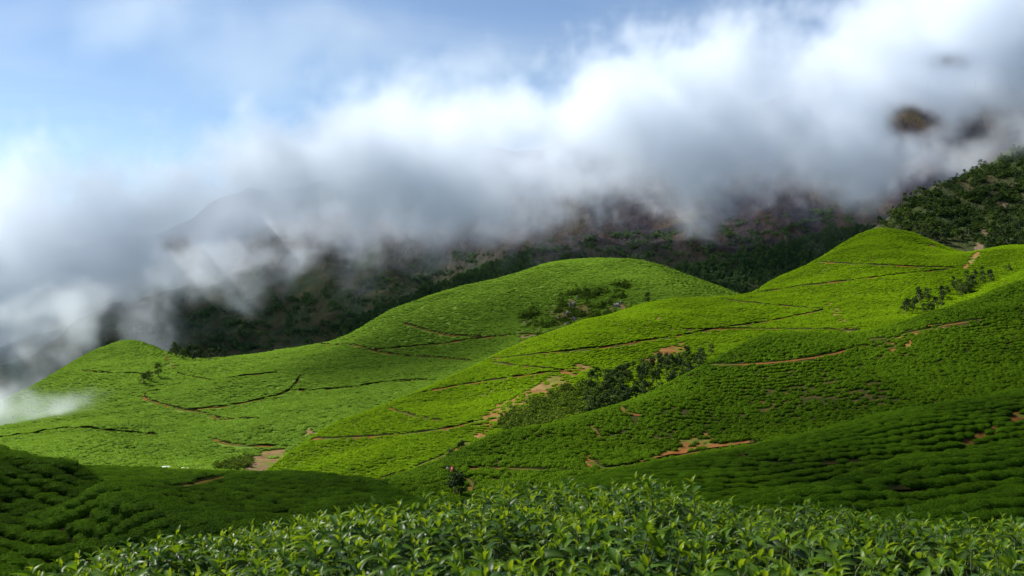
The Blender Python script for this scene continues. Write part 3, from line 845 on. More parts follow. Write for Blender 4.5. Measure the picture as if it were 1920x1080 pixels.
for hk, ang, sr, sa, bd, proto, mat, lab, t0 in TEA:
    x, y, z, r = tea_spots(hk, R(ang), sr, sa, bd, wav=0.3 if hk.startswith(('near', 'right')) else 1.0)
    n = len(x)
    ls = H[hk].dref * 0.12
    tint = t0 + 0.35 * fbm(x / ls + 2.2, y / ls, 3) + 0.38 * np.tanh(5 * perlin(x / (3.1 * ls) + 9, y / (2.3 * ls))) + r.normal(size=n) * 0.10
    P = np.column_stack([x, y, z - 0.05])
    grow = 1 + 0.30 * np.clip(fbm(x / 4.1 + 4, y / 4.1, 3) + 0.05, -0.5, 0.8) if hk.startswith(('near', 'right')) else np.ones(n)
    rot = np.column_stack([r.normal(size=n) * 0.06, r.normal(size=n) * 0.06, R(ang) + r.normal(size=n) * 0.22 + np.pi * r.integers(0, 2, n)])
    s = r.uniform(0.85, 1.15, n) * grow if not hk.startswith(('near', 'right')) else r.uniform(0.93, 1.07, n) * grow
    scl = np.column_stack([s * r.uniform(1.15, 1.55, n), s * r.uniform(0.92, 1.12, n), s / grow ** 0.6 * r.uniform(0.82, 1.15, n)])
    if hk in ('near_left', 'near_mound', 'right_front', 'right_middle', 'right_ridge'):
        near_cand.append((hk, P, rot, scl, tint, proto, mat, lab))
    else:
        scatter('tea_bushes', proto, P, rot, scl, tint, mat, lab, 'tea bushes')
    print('TEA', hk, n)
# the 300 nearest bushes of the near slopes are objects of their own
IND = {'near_left': 130, 'right_front': 110, 'right_middle': 60}
IND_LABEL = {'near_left': 'dark green plucked tea bush in the rows of the near left slope',
             'right_front': 'tea bush in the rows of the lowest slope at the right edge',
             'right_middle': 'tea bush in the rows of the second slope at the lower right'}
for hk, P, rot, scl, tint, proto, mat, lab in near_cand:
    u, v = photo_uv(P[:, 0], P[:, 1], P[:, 2] + 0.7)
    inview = (u > 5) & (u < 1915) & (v < 1070)
    if hk == 'near_left': inview &= v < 1090 - np.interp(u, [0, 200, 400, 600, 700], [25, 55, 90, 110, 130])
    if hk == 'right_front': inview &= v < 985
    if hk == 'right_middle': inview &= v < 960
    order = np.argsort(P[:, 1] + 1e6 * ~inview)
    k = IND.get(hk, 0)
    pick = order[:k]; rest = np.setdiff1d(np.arange(len(P)), pick)
    if k:
        me = mesh_with_h('tea_bush', proto, mat)
        for i in pick:
            o = link(bpy.data.objects.new('tea_bush', me))
            o.location = P[i]; o.rotation_euler = rot[i]; o.scale = scl[i]
            o['tint'] = float(tint[i])
            tag(o, IND_LABEL[hk], 'tea bush', 'tea bushes in rows on the near slopes')
    scatter('tea_bushes', proto, P[rest], rot[rest], scl[rest], tint[rest], mat, lab, 'tea bushes')

# ------------------------------------------------------------------ trees
def tube(pts, rad, seg=6):
    V, Fc = [], []
    pts = [Vector(p) for p in pts]
    for k, p in enumerate(pts):
        d = (pts[min(k + 1, len(pts) - 1)] - pts[max(k - 1, 0)]).normalized()
        a = d.orthogonal().normalized(); b = d.cross(a)
        for i in range(seg):
            t = 2 * math.pi * i / seg
            V.append(tuple(p + (a * math.cos(t) + b * math.sin(t)) * rad[k]))
    for k in range(len(pts) - 1):
        for i in range(seg):
            j = (i + 1) % seg
            Fc.append((k * seg + i, k * seg + j, (k + 1) * seg + j, (k + 1) * seg + i))
    return V, Fc
def tree_meshes(seed, hgt, crown_r, nclump, nleaf, leaf, mat, base=0.3, shape=1.0):
    r = np.random.default_rng(seed)
    V, Fc = [], []
    def add(v, f):
        n = len(V); V.extend(v); Fc.extend([tuple(i + n for i in q) for q in f])
    lean = r.normal(size=2) * 0.05 * hgt
    add(*tube([(0, 0, -0.4), (lean[0] * .4, lean[1] * .4, hgt * .35), (lean[0], lean[1], hgt * .8)], [0.035 * hgt, 0.024 * hgt, 0.008 * hgt]))
    C = []
    for k in range(nclump):
        t = r.uniform(0, 1); a = r.uniform(0, 2 * math.pi)
        zz = hgt * (base + (1 - base) * t * 0.93)
        rr = crown_r * (math.sin(math.pi * min(0.97, 0.18 + 0.8 * t ** shape)) ** 0.7) * math.sqrt(r.uniform(0.12, 1)) * r.uniform(0.7, 1.15)
        C.append((lean[0] * t + rr * math.cos(a), lean[1] * t + rr * math.sin(a), zz))
        if k < 7:
            z0 = hgt * (base * 0.8 + 0.35 * t)
            add(*tube([(lean[0] * .5, lean[1] * .5, z0), ((C[-1][0] + lean[0] * .5) / 2, (C[-1][1] + lean[1] * .5) / 2, (z0 + zz) / 2 + 0.1), C[-1]], [0.012 * hgt, 0.008 * hgt, 0.003 * hgt], 5))
    tm = bpy.data.meshes.new('trunk'); tm.from_pydata(V, [], Fc); tm.materials.append(M_bark)
    tm.polygons.foreach_set('use_smooth', np.ones(len(Fc), bool))
    C = np.array(C)
    cr = crown_r * r.uniform(0.28, 0.5, nclump)
    idx = np.repeat(np.arange(nclump), nleaf)
    D = r.normal(size=(len(idx), 3)); D /= np.linalg.norm(D, axis=1)[:, None]
    D[:, 2] *= 0.75
    Q = C[idx] + D * (cr[idx] * r.uniform(0.45, 1.05, len(idx)) ** 0.6)[:, None]
    Nn = D + r.normal(size=D.shape) * 0.6 + np.array([0, 0, 0.35]); Nn /= np.linalg.norm(Nn, axis=1)[:, None]
    LV, LF = leaf_quads(Q, Nn, leaf * r.uniform(0.6, 1.4, len(Q)), leaf * 0.65 * r.uniform(0.6, 1.4, len(Q)), r)
    tone = r.uniform(0.0, 0.7, nclump)
    hh = np.repeat(np.clip(tone[idx] + 0.25 * D[:, 2] + r.normal(size=len(idx)) * 0.12, 0, 1), 4)
    cm = mesh_with_h('crown', (LV, [tuple(q) for q in LF.tolist()], hh), mat)
    return tm, cm, (V, Fc, LV, LF, hh)
TREES = [tree_meshes(21, 7.0, 2.5, 16, 42, 0.55, M_tree, 0.25), tree_meshes(22, 8.5, 2.4, 18, 40, 0.55, M_tree, 0.3, 0.8),
         tree_meshes(23, 6.0, 2.9, 15, 44, 0.55, M_tree, 0.2, 1.2), tree_meshes(24, 9.5, 2.1, 18, 38, 0.5, M_tree, 0.25, 0.7)]
SHRUBS = [tree_meshes(31, 3.0, 1.8, 9, 30, 0.45, M_scrub, 0.1, 1.2), tree_meshes(32, 2.4, 1.6, 8, 30, 0.4, M_scrub, 0.08, 1.3)]
def plant_tree(p, size, kind, rz, label, group=None, name='tree', cat='tree', bank=TREES):
    tm, cm, _ = bank[kind % len(bank)]
    e = bpy.data.objects.new(name, None); e.empty_display_size = 0.5; link(e)
    e.location = p; e.rotation_euler = (0, 0, rz); e.scale = (size, size, size)
    link(bpy.data.objects.new('trunk', tm), e); link(bpy.data.objects.new('crown', cm), e)
    return tag(e, label, cat, group)
def poly_spots(hk, poly, n, seed, mind):
    r = np.random.default_rng(seed)
    us = [p[0] for p in poly]; vs_ = [p[1] for p in poly]
    out = []
    tries = 0
    while len(out) < n and tries < 6000:
        tries += 1
        u = r.uniform(min(us), max(us)); v = r.uniform(min(vs_), max(vs_))
        if not in_poly(np.array([u]), np.array([v]), poly)[0]: continue
        if any(math.hypot(u - a, (v - b) * 1.8) < mind for a, b in out): continue
        out.append((u, v))
    return [H[hk].pick(u, v) for u, v in out], r
sp, r = poly_spots('bright_ridge', [(1098, 735), (1112, 712), (1180, 697), (1240, 682), (1292, 664), (1318, 672), (1330, 690), (1250, 735), (1190, 760), (1150, 785), (1105, 790)], 105, 41, 6)
for p in sp:
    plant_tree(p, r.uniform(0.5, 0.8), (0, 2, 2, 1)[int(r.integers(4))], r.uniform(0, 6.28), 'leafy dark tree in the gully wood below the sunlit ridge', 'trees of the gully wood')
sp, r = poly_spots('bright_ridge', [(1680, 592), (1745, 590), (1790, 565), (1830, 545), (1872, 528), (1868, 514), (1830, 515), (1770, 545), (1710, 568)], 34, 42, 9)
for p in sp:
    plant_tree(p, r.uniform(0.5, 0.85), int(r.integers(4)), r.uniform(0, 6.28), 'dark round tree in the thicket crossing the right tea slope', 'trees of the right thicket')
sp, r = poly_spots('upper_slope', [(1648, 428), (1660, 408), (1705, 398), (1760, 425), (1815, 440), (1822, 468), (1780, 462), (1700, 446)], 46, 43, 8)
sp2, _ = poly_spots('upper_slope', [(1848, 455), (1862, 425), (1900, 410), (1935, 415), (1935, 468), (1880, 468), (1850, 480)], 34, 44, 8)
for p in sp + sp2:
    plant_tree(p, r.uniform(0.7, 1.15), int(r.integers(4)), r.uniform(0, 6.28), 'dark tree in the woodland edge above the right tea slope', 'trees above the right tea slope')
sp, r = poly_spots('upper_slope', [(1655, 402), (1700, 374), (1750, 352), (1800, 333), (1860, 303), (1865, 312), (1800, 345), (1705, 388)], 22, 45, 7)
for p in sp:
    plant_tree(p, r.uniform(0.6, 0.95), int(r.integers(4)), r.uniform(0, 6.28), 'dark tree on the skyline of the scrubby upper right slope', 'trees on the upper right skyline')
for (hk, u, v, s, kd, lab) in [
    ('far_hill', 1213, 572, 1.25, 1, 'lone slim tree rising behind the crest of the sunlit ridge'),
    ('bright_ridge', 1421, 549, 0.75, 3, 'lone small tree on the saddle of the sunlit ridge'),
    ('far_hill', 268, 722, 1.3, 0, 'leftmost of the small dark trees on the far left tea hill'),
    ('far_hill', 279, 716, 1.4, 2, 'middle one of the small dark trees on the far left tea hill'),
    ('far_hill', 297, 708, 1.4, 1, 'rightmost of the small dark trees on the far left tea hill'),
    ('dark_slope', 852, 930, 0.62, 2, 'dark bushy tree in the valley below the two people'),
    ('dark_slope', 863, 934, 0.5, 0, 'smaller dark tree beside the bushy tree in the valley'),
    ('bright_ridge', 1333, 668, 0.6, 1, 'lone dark tree right of the gully wood'),
    ('bright_ridge', 866, 850, 0.5, 0, 'left dark shrubby tree above the path junction'),
    ('bright_ridge', 846, 860, 0.45, 2, 'right dark shrubby tree above the path junction'),
    ('bright_ridge', 1890, 510, 0.6, 2, 'small round tree just right of the thicket'),
]:
    plant_tree(H[hk].pick(u, v), s, kd, u * 0.7, lab)
sp, r = poly_spots('far_hill', [(318, 672), (350, 676), (420, 678), (425, 668), (360, 664), (322, 660)], 26, 46, 6)
for p in sp:
    plant_tree(p, r.uniform(0.9, 1.5), int(r.integers(4)), r.uniform(0, 6.28), 'dark tree of the grove behind the far left tea hill', 'trees of the far left grove')

# scrub and far woods that read as one mass
def tree_proto(t):
    V, Fc, LV, LF, hh = t[2]
    n = len(V)
    return np.concatenate([np.array(V), LV]), [tuple(q) for q in Fc] + [tuple(q) for q in (LF + n).tolist()], np.concatenate([np.zeros(n), hh])
def mass(name, hk, polys, n, seed, proto, mat, s0, s1, label, cat, tmid=0.0, clump=0.0):
    r = np.random.default_rng(seed); Pts = []
    for poly, share in polys:
        us = [p[0] for p in poly]; vv = [p[1] for p in poly]
        k = 0; m = int(n * share); tries = 0
        while k < m and tries < m * 12:
            tries += 1
            u = r.uniform(min(us), max(us)); v = r.uniform(min(vv), max(vv))
            if not in_poly(np.array([u]), np.array([v]), poly)[0]: continue
            if clump and perlin(np.array([u / 28.0 + seed]), np.array([v / 14.0]))[0] < clump * r.uniform(-0.3, 1): continue
            Pts.append(H[hk].pick(u, v)); k += 1
    P = np.array(Pts); m = len(P)
    s = r.uniform(s0, s1, m)
    rot = np.column_stack([np.zeros(m), np.zeros(m), r.uniform(0, 6.28, m)])
    scatter(name, proto, P, rot, np.column_stack([s, s, s * r.uniform(0.8, 1.2, m)]), tmid + r.normal(size=m) * 0.25, mat, label, cat)
mass('scrub', 'bright_ridge', [([(930, 806), (955, 770), (1040, 735), (1100, 715), (1108, 790), (1050, 806), (980, 818)], 1.0)],
     420, 51, tree_proto(SHRUBS[0]), M_scrub, 0.35, 0.8, 'green scrub between tan soil in the gully below the ridge', 'scrub', 0.5)
mass('scrub', 'far_hill', [([(960, 590), (1010, 575), (1040, 560), (1080, 545), (1180, 530), (1185, 590), (1080, 640), (1000, 640)], 1.0)],
     260, 52, tree_proto(SHRUBS[1]), M_scrub, 1.0, 2.2, 'dark green scrub round the rocks on the far hill', 'scrub', 0.0, 0.25)
mass('scrub', 'far_hill', [([(400, 880), (430, 866), (470, 858), (480, 872), (440, 884)], 1.0)], 60, 53, tree_proto(SHRUBS[0]), M_scrub, 0.6, 1.2, 'bright green scrub beside the bare brown field', 'scrub', 0.4)
mass('scrub', 'upper_slope', [([(1650, 425), (1705, 375), (1860, 305), (1960, 250), (1960, 470), (1850, 470), (1800, 450)], 1.0)], 1700, 54, tree_proto(SHRUBS[1]), M_tree, 0.8, 2.3, 'dark scrub scattered over the upper right slope', 'scrub', -0.15, 0.08)
mass('forest', 'mountain', [([(625, 650), (640, 618), (700, 585), (800, 545), (860, 520), (900, 505), (1000, 470), (1000, 520), (830, 570), (700, 640)], 0.42),
                            ([(1220, 560), (1240, 520), (1300, 500), (1400, 478), (1500, 450), (1640, 420), (1640, 470), (1440, 570), (1300, 580)], 0.58)],
     4200, 55, tree_proto(TREES[0]), M_forest, 0.6, 1.3, 'dark forest along the foot of the mountain', 'forest', -0.1)
mass('forest', 'mountain', [([(120, 690), (200, 620), (320, 600), (460, 560), (640, 540), (860, 470), (1100, 440), (1500, 400), (1640, 380), (1600, 450), (1200, 520), (820, 560), (600, 660), (320, 690)], 1.0)],
     3200, 56, tree_proto(SHRUBS[0]), M_forest, 0.8, 1.8, 'patchy trees and scrub on the lower mountain side', 'scrub', -0.3, 0.35)

# ------------------------------------------------------------------ rocks on the far hill
M_rock, _nt, _b, _o = new_mat('rock')
_p = node(_nt, 'ShaderNodeNewGeometry').outputs['Position']
_nt.links.new(mixc(_nt, mrange(_nt, nz(_nt, _p, 0.6, 6), 0.35, 0.65), (0.26, 0.22, 0.19), (0.13, 0.10, 0.09)), _b.inputs['Base Color'])
_b.inputs['Roughness'].default_value = 0.9
def rock_mesh(seed):
    bm = bmesh.new(); bmesh.ops.create_cube(bm, size=1.6)
    bmesh.ops.subdivide_edges(bm, edges=bm.edges[:], cuts=2, use_grid_fill=True)
    r = np.random.default_rng(seed); ax = r.uniform(0.6, 1.25, 3)
    for v in bm.verts:
        q = v.co * 0.72 + v.co.normalized() * 0.32 + Vector(r.normal(size=3) * 0.13)
        v.co = Vector((q.x * ax[0], q.y * ax[1], q.z * ax[2]))
    me = bpy.data.meshes.new('rock'); bm.to_mesh(me); bm.free(); me.materials.append(M_rock)
    return me
ROCKS = [rock_mesh(61), rock_mesh(62), rock_mesh(63)]
for k, (u, v, s, lab) in enumerate([(1072, 574, 4.2, 'largest grey rock face in the scar on the far hill'), (1066, 590, 3.0, None), (1078, 600, 3.0, None), (1062, 610, 2.4, None), (1086, 612, 2.4, None),
                                    (1083, 560, 2.4, None), (1050, 598, 2.2, None), (1156, 576, 3.6, 'upright grey boulder right of the scar on the far hill'), (1165, 570, 2.4, 'small grey boulder leaning on the upright boulder of the far hill')]):
    o = link(bpy.data.objects.new('rock', ROCKS[k % 3]))
    p = H['far_hill'].pick(u, v); o.location = (p[0], p[1], p[2] + 0.15 * s); o.scale = (s * 0.75, s * 0.7, s * 0.7); o.rotation_euler = (0.2 * k, 0.1, k * 1.3)
    tag(o, lab or 'pale rock in the eroded scar on the far hill', 'rock', None if lab else 'rocks of the far hill scar')

# ------------------------------------------------------------------ people resting on the path
def skin_figure(name, joints, bones, mat, parent):
    me = bpy.data.meshes.new(name)
    me.from_pydata([j[0] for j in joints], bones, [])
    o = link(bpy.data.objects.new(name, me), parent)
    sk = o.modifiers.new('skin', 'SKIN')
    lay = me.skin_vertices[0] if me.skin_vertices else None
    for i, j in enumerate(joints):
        me.skin_vertices[0].data[i].radius = (j[1], j[1])
    me.skin_vertices[0].data[0].use_root = True
    sk.use_smooth_shade = True
    sb = o.modifiers.new('subdivision', 'SUBSURF'); sb.levels = 1; sb.render_levels = 1
    me.materials.append(mat)
    return o
def flat_mat(name, col, rough=0.8, var=0.3):
    m, nt, b, out = new_mat(name)
    p = node(nt, 'ShaderNodeNewGeometry').outputs['Position']
    nt.links.new(mixc(nt, nz(nt, p, 6.0, 4), tuple(c * (1 - var) for c in col), tuple(c * (1 + var) for c in col)), b.inputs['Base Color'])
    b.inputs['Roughness'].default_value = rough
    return m
M_skin = flat_mat('skin', (0.13, 0.07, 0.045)); M_hair = flat_mat('hair', (0.012, 0.010, 0.010))
def person(p, rz, cloth, label, wrap):
    e = bpy.data.objects.new('person', None); link(e); e.location = p; e.rotation_euler = (0, 0, rz)
    # seated, knees up, arms round the knees; one continuous body
    J = [((0, 0, 0.16), 0.15), ((0, 0.02, 0.34), 0.13), ((0, 0.05, 0.50), 0.14), ((0, 0.06, 0.60), 0.055), ((0, 0.10, 0.70), 0.085), ((0, 0.11, 0.80), 0.085),
         ((0.10, 0.02, 0.14), 0.09), ((0.12, 0.38, 0.42), 0.065), ((0.12, 0.44, 0.06), 0.05), ((0.12, 0.56, 0.04), 0.04),
         ((-0.10, 0.02, 0.14), 0.09), ((-0.12, 0.38, 0.42), 0.065), ((-0.12, 0.44, 0.06), 0.05), ((-0.12, 0.56, 0.04), 0.04),
         ((0.18, 0.05, 0.54), 0.055), ((0.24, 0.20, 0.38), 0.045), ((0.10, 0.42, 0.40), 0.035),
         ((-0.18, 0.05, 0.54), 0.055), ((-0.24, 0.20, 0.38), 0.045), ((-0.10, 0.42, 0.40), 0.035)]
    Bn = [(0, 1), (1, 2), (2, 3), (3, 4), (4, 5), (0, 6), (6, 7), (7, 8), (8, 9), (0, 10), (10, 11), (11, 12), (12, 13), (2, 14), (14, 15), (15, 16), (2, 17), (17, 18), (18, 19)]
    skin_figure('body', J, Bn, M_skin, e)
    # clothing: a draped wrap over torso and thighs, and hair
    def shell(name, rings, mat, seg=14):
        V, Fc = [], []
        for (cx, cy0, cz, rx, ry) in rings:
            for i in range(seg):
                a = 2 * math.pi * i / seg
                V.append((cx + rx * math.cos(a) * (1 + 0.05 * math.sin(5 * a + cz * 9)), cy0 + ry * math.sin(a), cz))
        for k in range(len(rings) - 1):
            for i in range(seg):
                j = (i + 1) % seg
                Fc.append((k * seg + i, k * seg + j, (k + 1) * seg + j, (k + 1) * seg + i))
        Fc.append(tuple(range((len(rings) - 1) * seg, len(rings) * seg)))
        me = bpy.data.meshes.new(name); me.from_pydata(V, [], Fc); me.materials.append(mat)
        me.polygons.foreach_set('use_smooth', np.ones(len(Fc), bool))
        return link(bpy.data.objects.new(name, me), e)
    shell('garment', [(0, 0.18, 0.0, 0.33, 0.36), (0, 0.16, 0.18, 0.31, 0.34), (0, 0.12, 0.36, 0.27, 0.27), (0, 0.06, 0.50, 0.25, 0.18), (0, 0.05, 0.58, 0.15, 0.11), (0, 0.06, 0.61, 0.07, 0.07)], cloth)
    shell('headscarf' if wrap else 'hair', [(0, 0.07, 0.66, 0.10, 0.10), (0, 0.08, 0.75, 0.115, 0.12), (0, 0.09, 0.84, 0.10, 0.105), (0, 0.10, 0.90, 0.05, 0.05)], cloth if wrap else M_hair)
    return tag(e, label, 'person', 'people resting on the path')
_pp = H['dark_slope']
p = _pp.pick(849, 884); person((p[0], p[1], p[2] + 0.1), 2.6, flat_mat('red_cloth', (0.50, 0.045, 0.05)), 'person in red sitting where the two earth paths meet', True)
p = _pp.pick(839.5, 883); person((p[0], p[1], p[2] + 0.1), 3.5, flat_mat('grey_blue_cloth', (0.16, 0.17, 0.23)), 'person in grey blue sitting left of the person in red', False)

# ------------------------------------------------------------------ two small huts in the valley
def hut(p, rz, wall_c, roof_c, label, L=3.4, W=2.6, hh=2.0):
    e = bpy.data.objects.new('hut', None); link(e); e.location = p; e.rotation_euler = (0, 0, rz)
    def part(name, V, Fc, mat, parent=e):
        me = bpy.data.meshes.new(name); me.from_pydata(V, [], Fc); me.materials.append(mat)
        return link(bpy.data.objects.new(name, me), parent)
    l, w = L / 2, W / 2
    g = hh + 0.7
    V = [(-l, -w, -.5), (l, -w, -.5), (l, w, -.5), (-l, w, -.5), (-l, -w, hh), (l, -w, hh), (l, w, hh), (-l, w, hh), (-l, 0, g), (l, 0, g)]
    part('wall', V, [(0, 1, 5, 4), (2, 3, 7, 6), (1, 2, 6, 9, 5), (3, 0, 4, 8, 7)], wall_c)
    o = 0.3
    V = []
    for dz in (0.02, 0.1):
        V += [(-l - o, -w - o, hh - 0.15 + dz), (l + o, -w - o, hh - 0.15 + dz), (-l - o, 0, g + dz), (l + o, 0, g + dz), (-l - o, w + o, hh - 0.15 + dz), (l + o, w + o, hh - 0.15 + dz)]
    part('roof', V, [(6, 7, 9, 8), (8, 9, 11, 10), (0, 2, 3, 1), (2, 4, 5, 3), (0, 1, 7, 6), (4, 10, 11, 5), (0, 6, 8, 2), (2, 8, 10, 4), (1, 3, 9, 7), (3, 5, 11, 9)], roof_c)
    part('door', [(-.4, -w - .03, -.4), (.4, -w - .03, -.4), (.4, -w - .03, 1.6), (-.4, -w - .03, 1.6), (-.4, -w + .02, -.4), (.4, -w + .02, -.4), (.4, -w + .02, 1.6), (-.4, -w + .02, 1.6)],
         [(0, 1, 2, 3), (0, 4, 5, 1), (1, 5, 6, 2), (2, 6, 7, 3), (3, 7, 4, 0)], M_bark)
    return tag(e, label, 'hut')
p = H['far_hill'].pick(313, 879); hut((p[0], p[1], p[2] - 1.6), 0.2, flat_mat('white_wall', (0.6, 0.6, 0.58), var=0.1), flat_mat('white_roof', (0.75, 0.76, 0.74), 0.5, 0.08), 'tiny white roofed hut just behind the dark near mound')
p = H['far_hill'].pick(348, 880); hut((p[0], p[1], p[2] - 2.0), -0.3, flat_mat('tan_wall', (0.4, 0.3, 0.2), var=0.1), flat_mat('tan_roof', (0.45, 0.34, 0.22), 0.7, 0.15), 'tiny tan roofed hut right of the white roofed hut')

# ------------------------------------------------------------------ foreground tea bushes
FG = Hill([(u, [(v, d * 1.3) for v, d in c]) for u, c in [
    (-500, [(1270, 1.6), (1230, 2.6), (1210, 3.6), (1250, 5.0)]),
    (-200, [(1250, 1.6), (1190, 2.6), (1165, 3.8), (1200, 5.0)]),
    (0, [(1230, 1.6), (1155, 2.7), (1122, 4.0), (1155, 5.2)]),
    (200, [(1230, 1.6), (1118, 2.8), (1072, 4.1), (1105, 5.3)]),
    (400, [(1220, 1.6), (1090, 2.8), (1032, 4.2), (1055, 5.4)]),
    (560, [(1220, 1.6), (1070, 2.8), (1000, 4.3), (1030, 5.5)]),
    (700, [(1220, 1.6), (1062, 2.8), (984, 4.4), (1015, 5.6)]),
    (900, [(1220, 1.6), (1050, 2.8), (958, 4.6), (990, 5.8)]),
    (1100, [(1220, 1.6), (1040, 2.8), (938, 4.8), (970, 6.0)]),
    (1250, [(1220, 1.6), (1042, 2.8), (942, 4.7), (975, 5.9)]),
    (1400, [(1220, 1.6), (1050, 2.8), (966, 4.5), (1000, 5.7)]),
    (1600, [(1220, 1.6), (1062, 2.8), (992, 4.3), (1025, 5.5)]),
    (1800, [(1220, 1.6), (1068, 2.8), (1010, 4.2), (1045, 5.4)]),
    (1920, [(1220, 1.6), (1066, 2.8), (1002, 4.2), (1040, 5.4)]),
    (2150, [(1220, 1.6), (1062, 2.8), (995, 4.2), (1030, 5.4)]),
    (2450, [(1220, 1.6), (1060, 2.8), (990, 4.2), (1030, 5.4)])]], amp=0.012, wl=0.18)
FG.cache(240, 120)
# soil under the bushes
V = []
us = np.linspace(-480, 2430, 60); ds = np.linspace(2.1, 10.5, 40)
for d in ds:
    xx = (us - 960) / F * d
    zz = FG.z(xx, np.minimum(d, 7.0) * np.ones_like(xx)) - 0.75 - max(0, d - 5.0) * 0.9
    V += [(float(a), float(d), float(b)) for a, b in zip(xx, zz)]
Q = [(j * 60 + i, j * 60 + i + 1, (j + 1) * 60 + i + 1, (j + 1) * 60 + i) for j in range(39) for i in range(59)]
me = bpy.data.meshes.new('ground'); me.from_pydata(V, [], Q); me.materials.append(M_near)
me.polygons.foreach_set('use_smooth', np.ones(len(Q), bool))
structure(link(bpy.data.objects.new('ground', me)), 'dark soil under the foreground tea bushes')

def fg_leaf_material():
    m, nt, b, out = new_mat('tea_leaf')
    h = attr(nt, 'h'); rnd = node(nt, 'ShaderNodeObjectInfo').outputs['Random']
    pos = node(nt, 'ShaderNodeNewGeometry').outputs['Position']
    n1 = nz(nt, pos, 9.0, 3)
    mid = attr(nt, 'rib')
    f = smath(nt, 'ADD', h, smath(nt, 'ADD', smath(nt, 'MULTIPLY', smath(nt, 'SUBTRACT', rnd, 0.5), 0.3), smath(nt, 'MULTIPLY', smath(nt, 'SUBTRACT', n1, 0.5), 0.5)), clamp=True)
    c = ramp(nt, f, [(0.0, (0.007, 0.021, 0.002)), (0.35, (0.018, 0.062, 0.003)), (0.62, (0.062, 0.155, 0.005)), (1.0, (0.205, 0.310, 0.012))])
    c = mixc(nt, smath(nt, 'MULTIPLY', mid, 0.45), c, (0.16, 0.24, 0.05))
    nt.links.new(c, b.inputs['Base Color'])
    b.inputs['Roughness'].default_value = 0.36; b.inputs['Specular IOR Level'].default_value = 0.14
    tr = node(nt, 'ShaderNodeBsdfTranslucent'); nt.links.new(mixc(nt, 1.0, c, (1.5, 1.3, 0.4), 'MULTIPLY'), tr.inputs['Color'])
    mx = node(nt, 'ShaderNodeMixShader'); mx.inputs[0].default_value = 0.45
    nt.links.new(b.outputs[0], mx.inputs[1]); nt.links.new(tr.outputs[0], mx.inputs[2]); nt.links.new(mx.outputs[0], out.inputs['Surface'])
    return m
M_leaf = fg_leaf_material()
M_twig = flat_mat('tea_stem', (0.10, 0.13, 0.035))
def leaf_geo(width, fold, droop, wave, hval):
    st = [0.0, 0.18, 0.42, 0.68, 0.88, 1.0]; wd = [0.10, 0.72, 1.0, 0.80, 0.36, 0.0]
    V, rib = [], []
    for s, w in zip(st, wd):
        z = 0.10 * math.sin(s * math.pi * 0.9) - droop * s * s
        hw = w * width / 2
        e = wave * math.sin(s * 13)
        V += [(s, -hw, z + hw * fold + e), (s, 0, z), (s, hw, z + hw * fold - e)]; rib += [0, 1, 0]
    Fc = []
    for k in range(5):
        a = k * 3
        Fc += [(a, a + 3, a + 4, a + 1), (a + 1, a + 4, a + 5, a + 2)]
    return np.array(V), Fc, np.full(len(V), hval), np.array(rib, float)
LG = []
for hv in (0.95, 0.62, 0.36, 0.12):
    for (w, fo, dr, wv) in ((0.36, 0.5, 0.10, 0.01), (0.42, 0.35, 0.28, 0.015), (0.38, 0.6, 0.45, 0.01)):
        LG.append(leaf_geo(w * (0.8 if hv > 0.9 else 1), fo, dr, wv, hv))
def lmesh(name, parts, mat):
    """parts: list of (V, faces, h, rib)"""
    Vs, Fs, hs, rs, n = [], [], [], [], 0
    for v, f, h, rb in parts:
        Vs.append(v); Fs += [tuple(i + n for i in q) for q in f]; hs.append(h); rs.append(rb); n += len(v)
    me = bpy.data.meshes.new(name); me.from_pydata(np.concatenate(Vs).tolist(), [], Fs)
    for nm, a in (('h', hs), ('rib', rs)):
        x = me.attributes.new(nm, 'FLOAT', 'POINT'); x.data.foreach_set('value', np.concatenate(a).astype(np.float32))
    me.polygons.foreach_set('use_smooth', np.ones(len(Fs), bool)); me.materials.append(mat)
    return me
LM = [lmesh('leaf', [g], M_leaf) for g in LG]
def leaf_matrix(p, az, el, roll, L):
    m = Matrix.Translation(p) @ Matrix.Rotation(az, 4, 'Z') @ Matrix.Rotation(-el, 4, 'Y') @ Matrix.Rotation(roll, 4, 'X')
    return m @ Matrix.Scale(L, 4)
r = np.random.default_rng(91)
# bush centres over the foreground strip
centres = []
tries = 0
while tries < 6000:
    tries += 1
    d = math.sqrt(r.uniform(2.6 ** 2, 7.2 ** 2)); u = r.uniform(-420, 2400)
    x = (u - 960) / F * d
    if all(math.hypot(x - a, d - b) > 0.78 for a, b in centres): centres.append((x, d))
centres = np.array(centres)
shoots = []
n_sh = 0
for _ in range(4300):
    d = math.sqrt(r.uniform(2.0 ** 2, 7.4 ** 2)); u = r.uniform(-520, 2500)
    x = (u - 960) / F * d
    dd = np.hypot(centres[:, 0] - x, centres[:, 1] - d)
    b = int(np.argmin(dd))
    if dd[b] > 0.62: continue
    sag = 0.10 * (dd[b] / 0.55) ** 2.5
    z = float(FG.z(np.array([x]), np.array([d]))[0]) - sag + 0.03 * r.normal()
    shoots.append((b, x, d, z, dd[b]))
bush_objs = []
order = np.argsort(centres[:, 0] / centres[:, 1])
by_bush = {}
for s in shoots: by_bush.setdefault(s[0], []).append(s)
ORD = ['first', 'second', 'third', 'fourth', 'fifth', 'sixth', 'seventh', 'eighth', 'ninth', 'tenth', 'eleventh', 'twelfth', 'thirteenth', 'fourteenth', 'fifteenth', 'sixteenth', 'seventeenth', 'eighteenth', 'nineteenth', 'twentieth']
rowname = lambda d: 'nearest the camera' if d < 4.0 else ('in the middle of the hedge' if d < 5.6 else 'on the crest of the hedge')
in_frame = lambda q: -60 < centres[q][0] / centres[q][1] * F + 960 < 1980
rank = {}
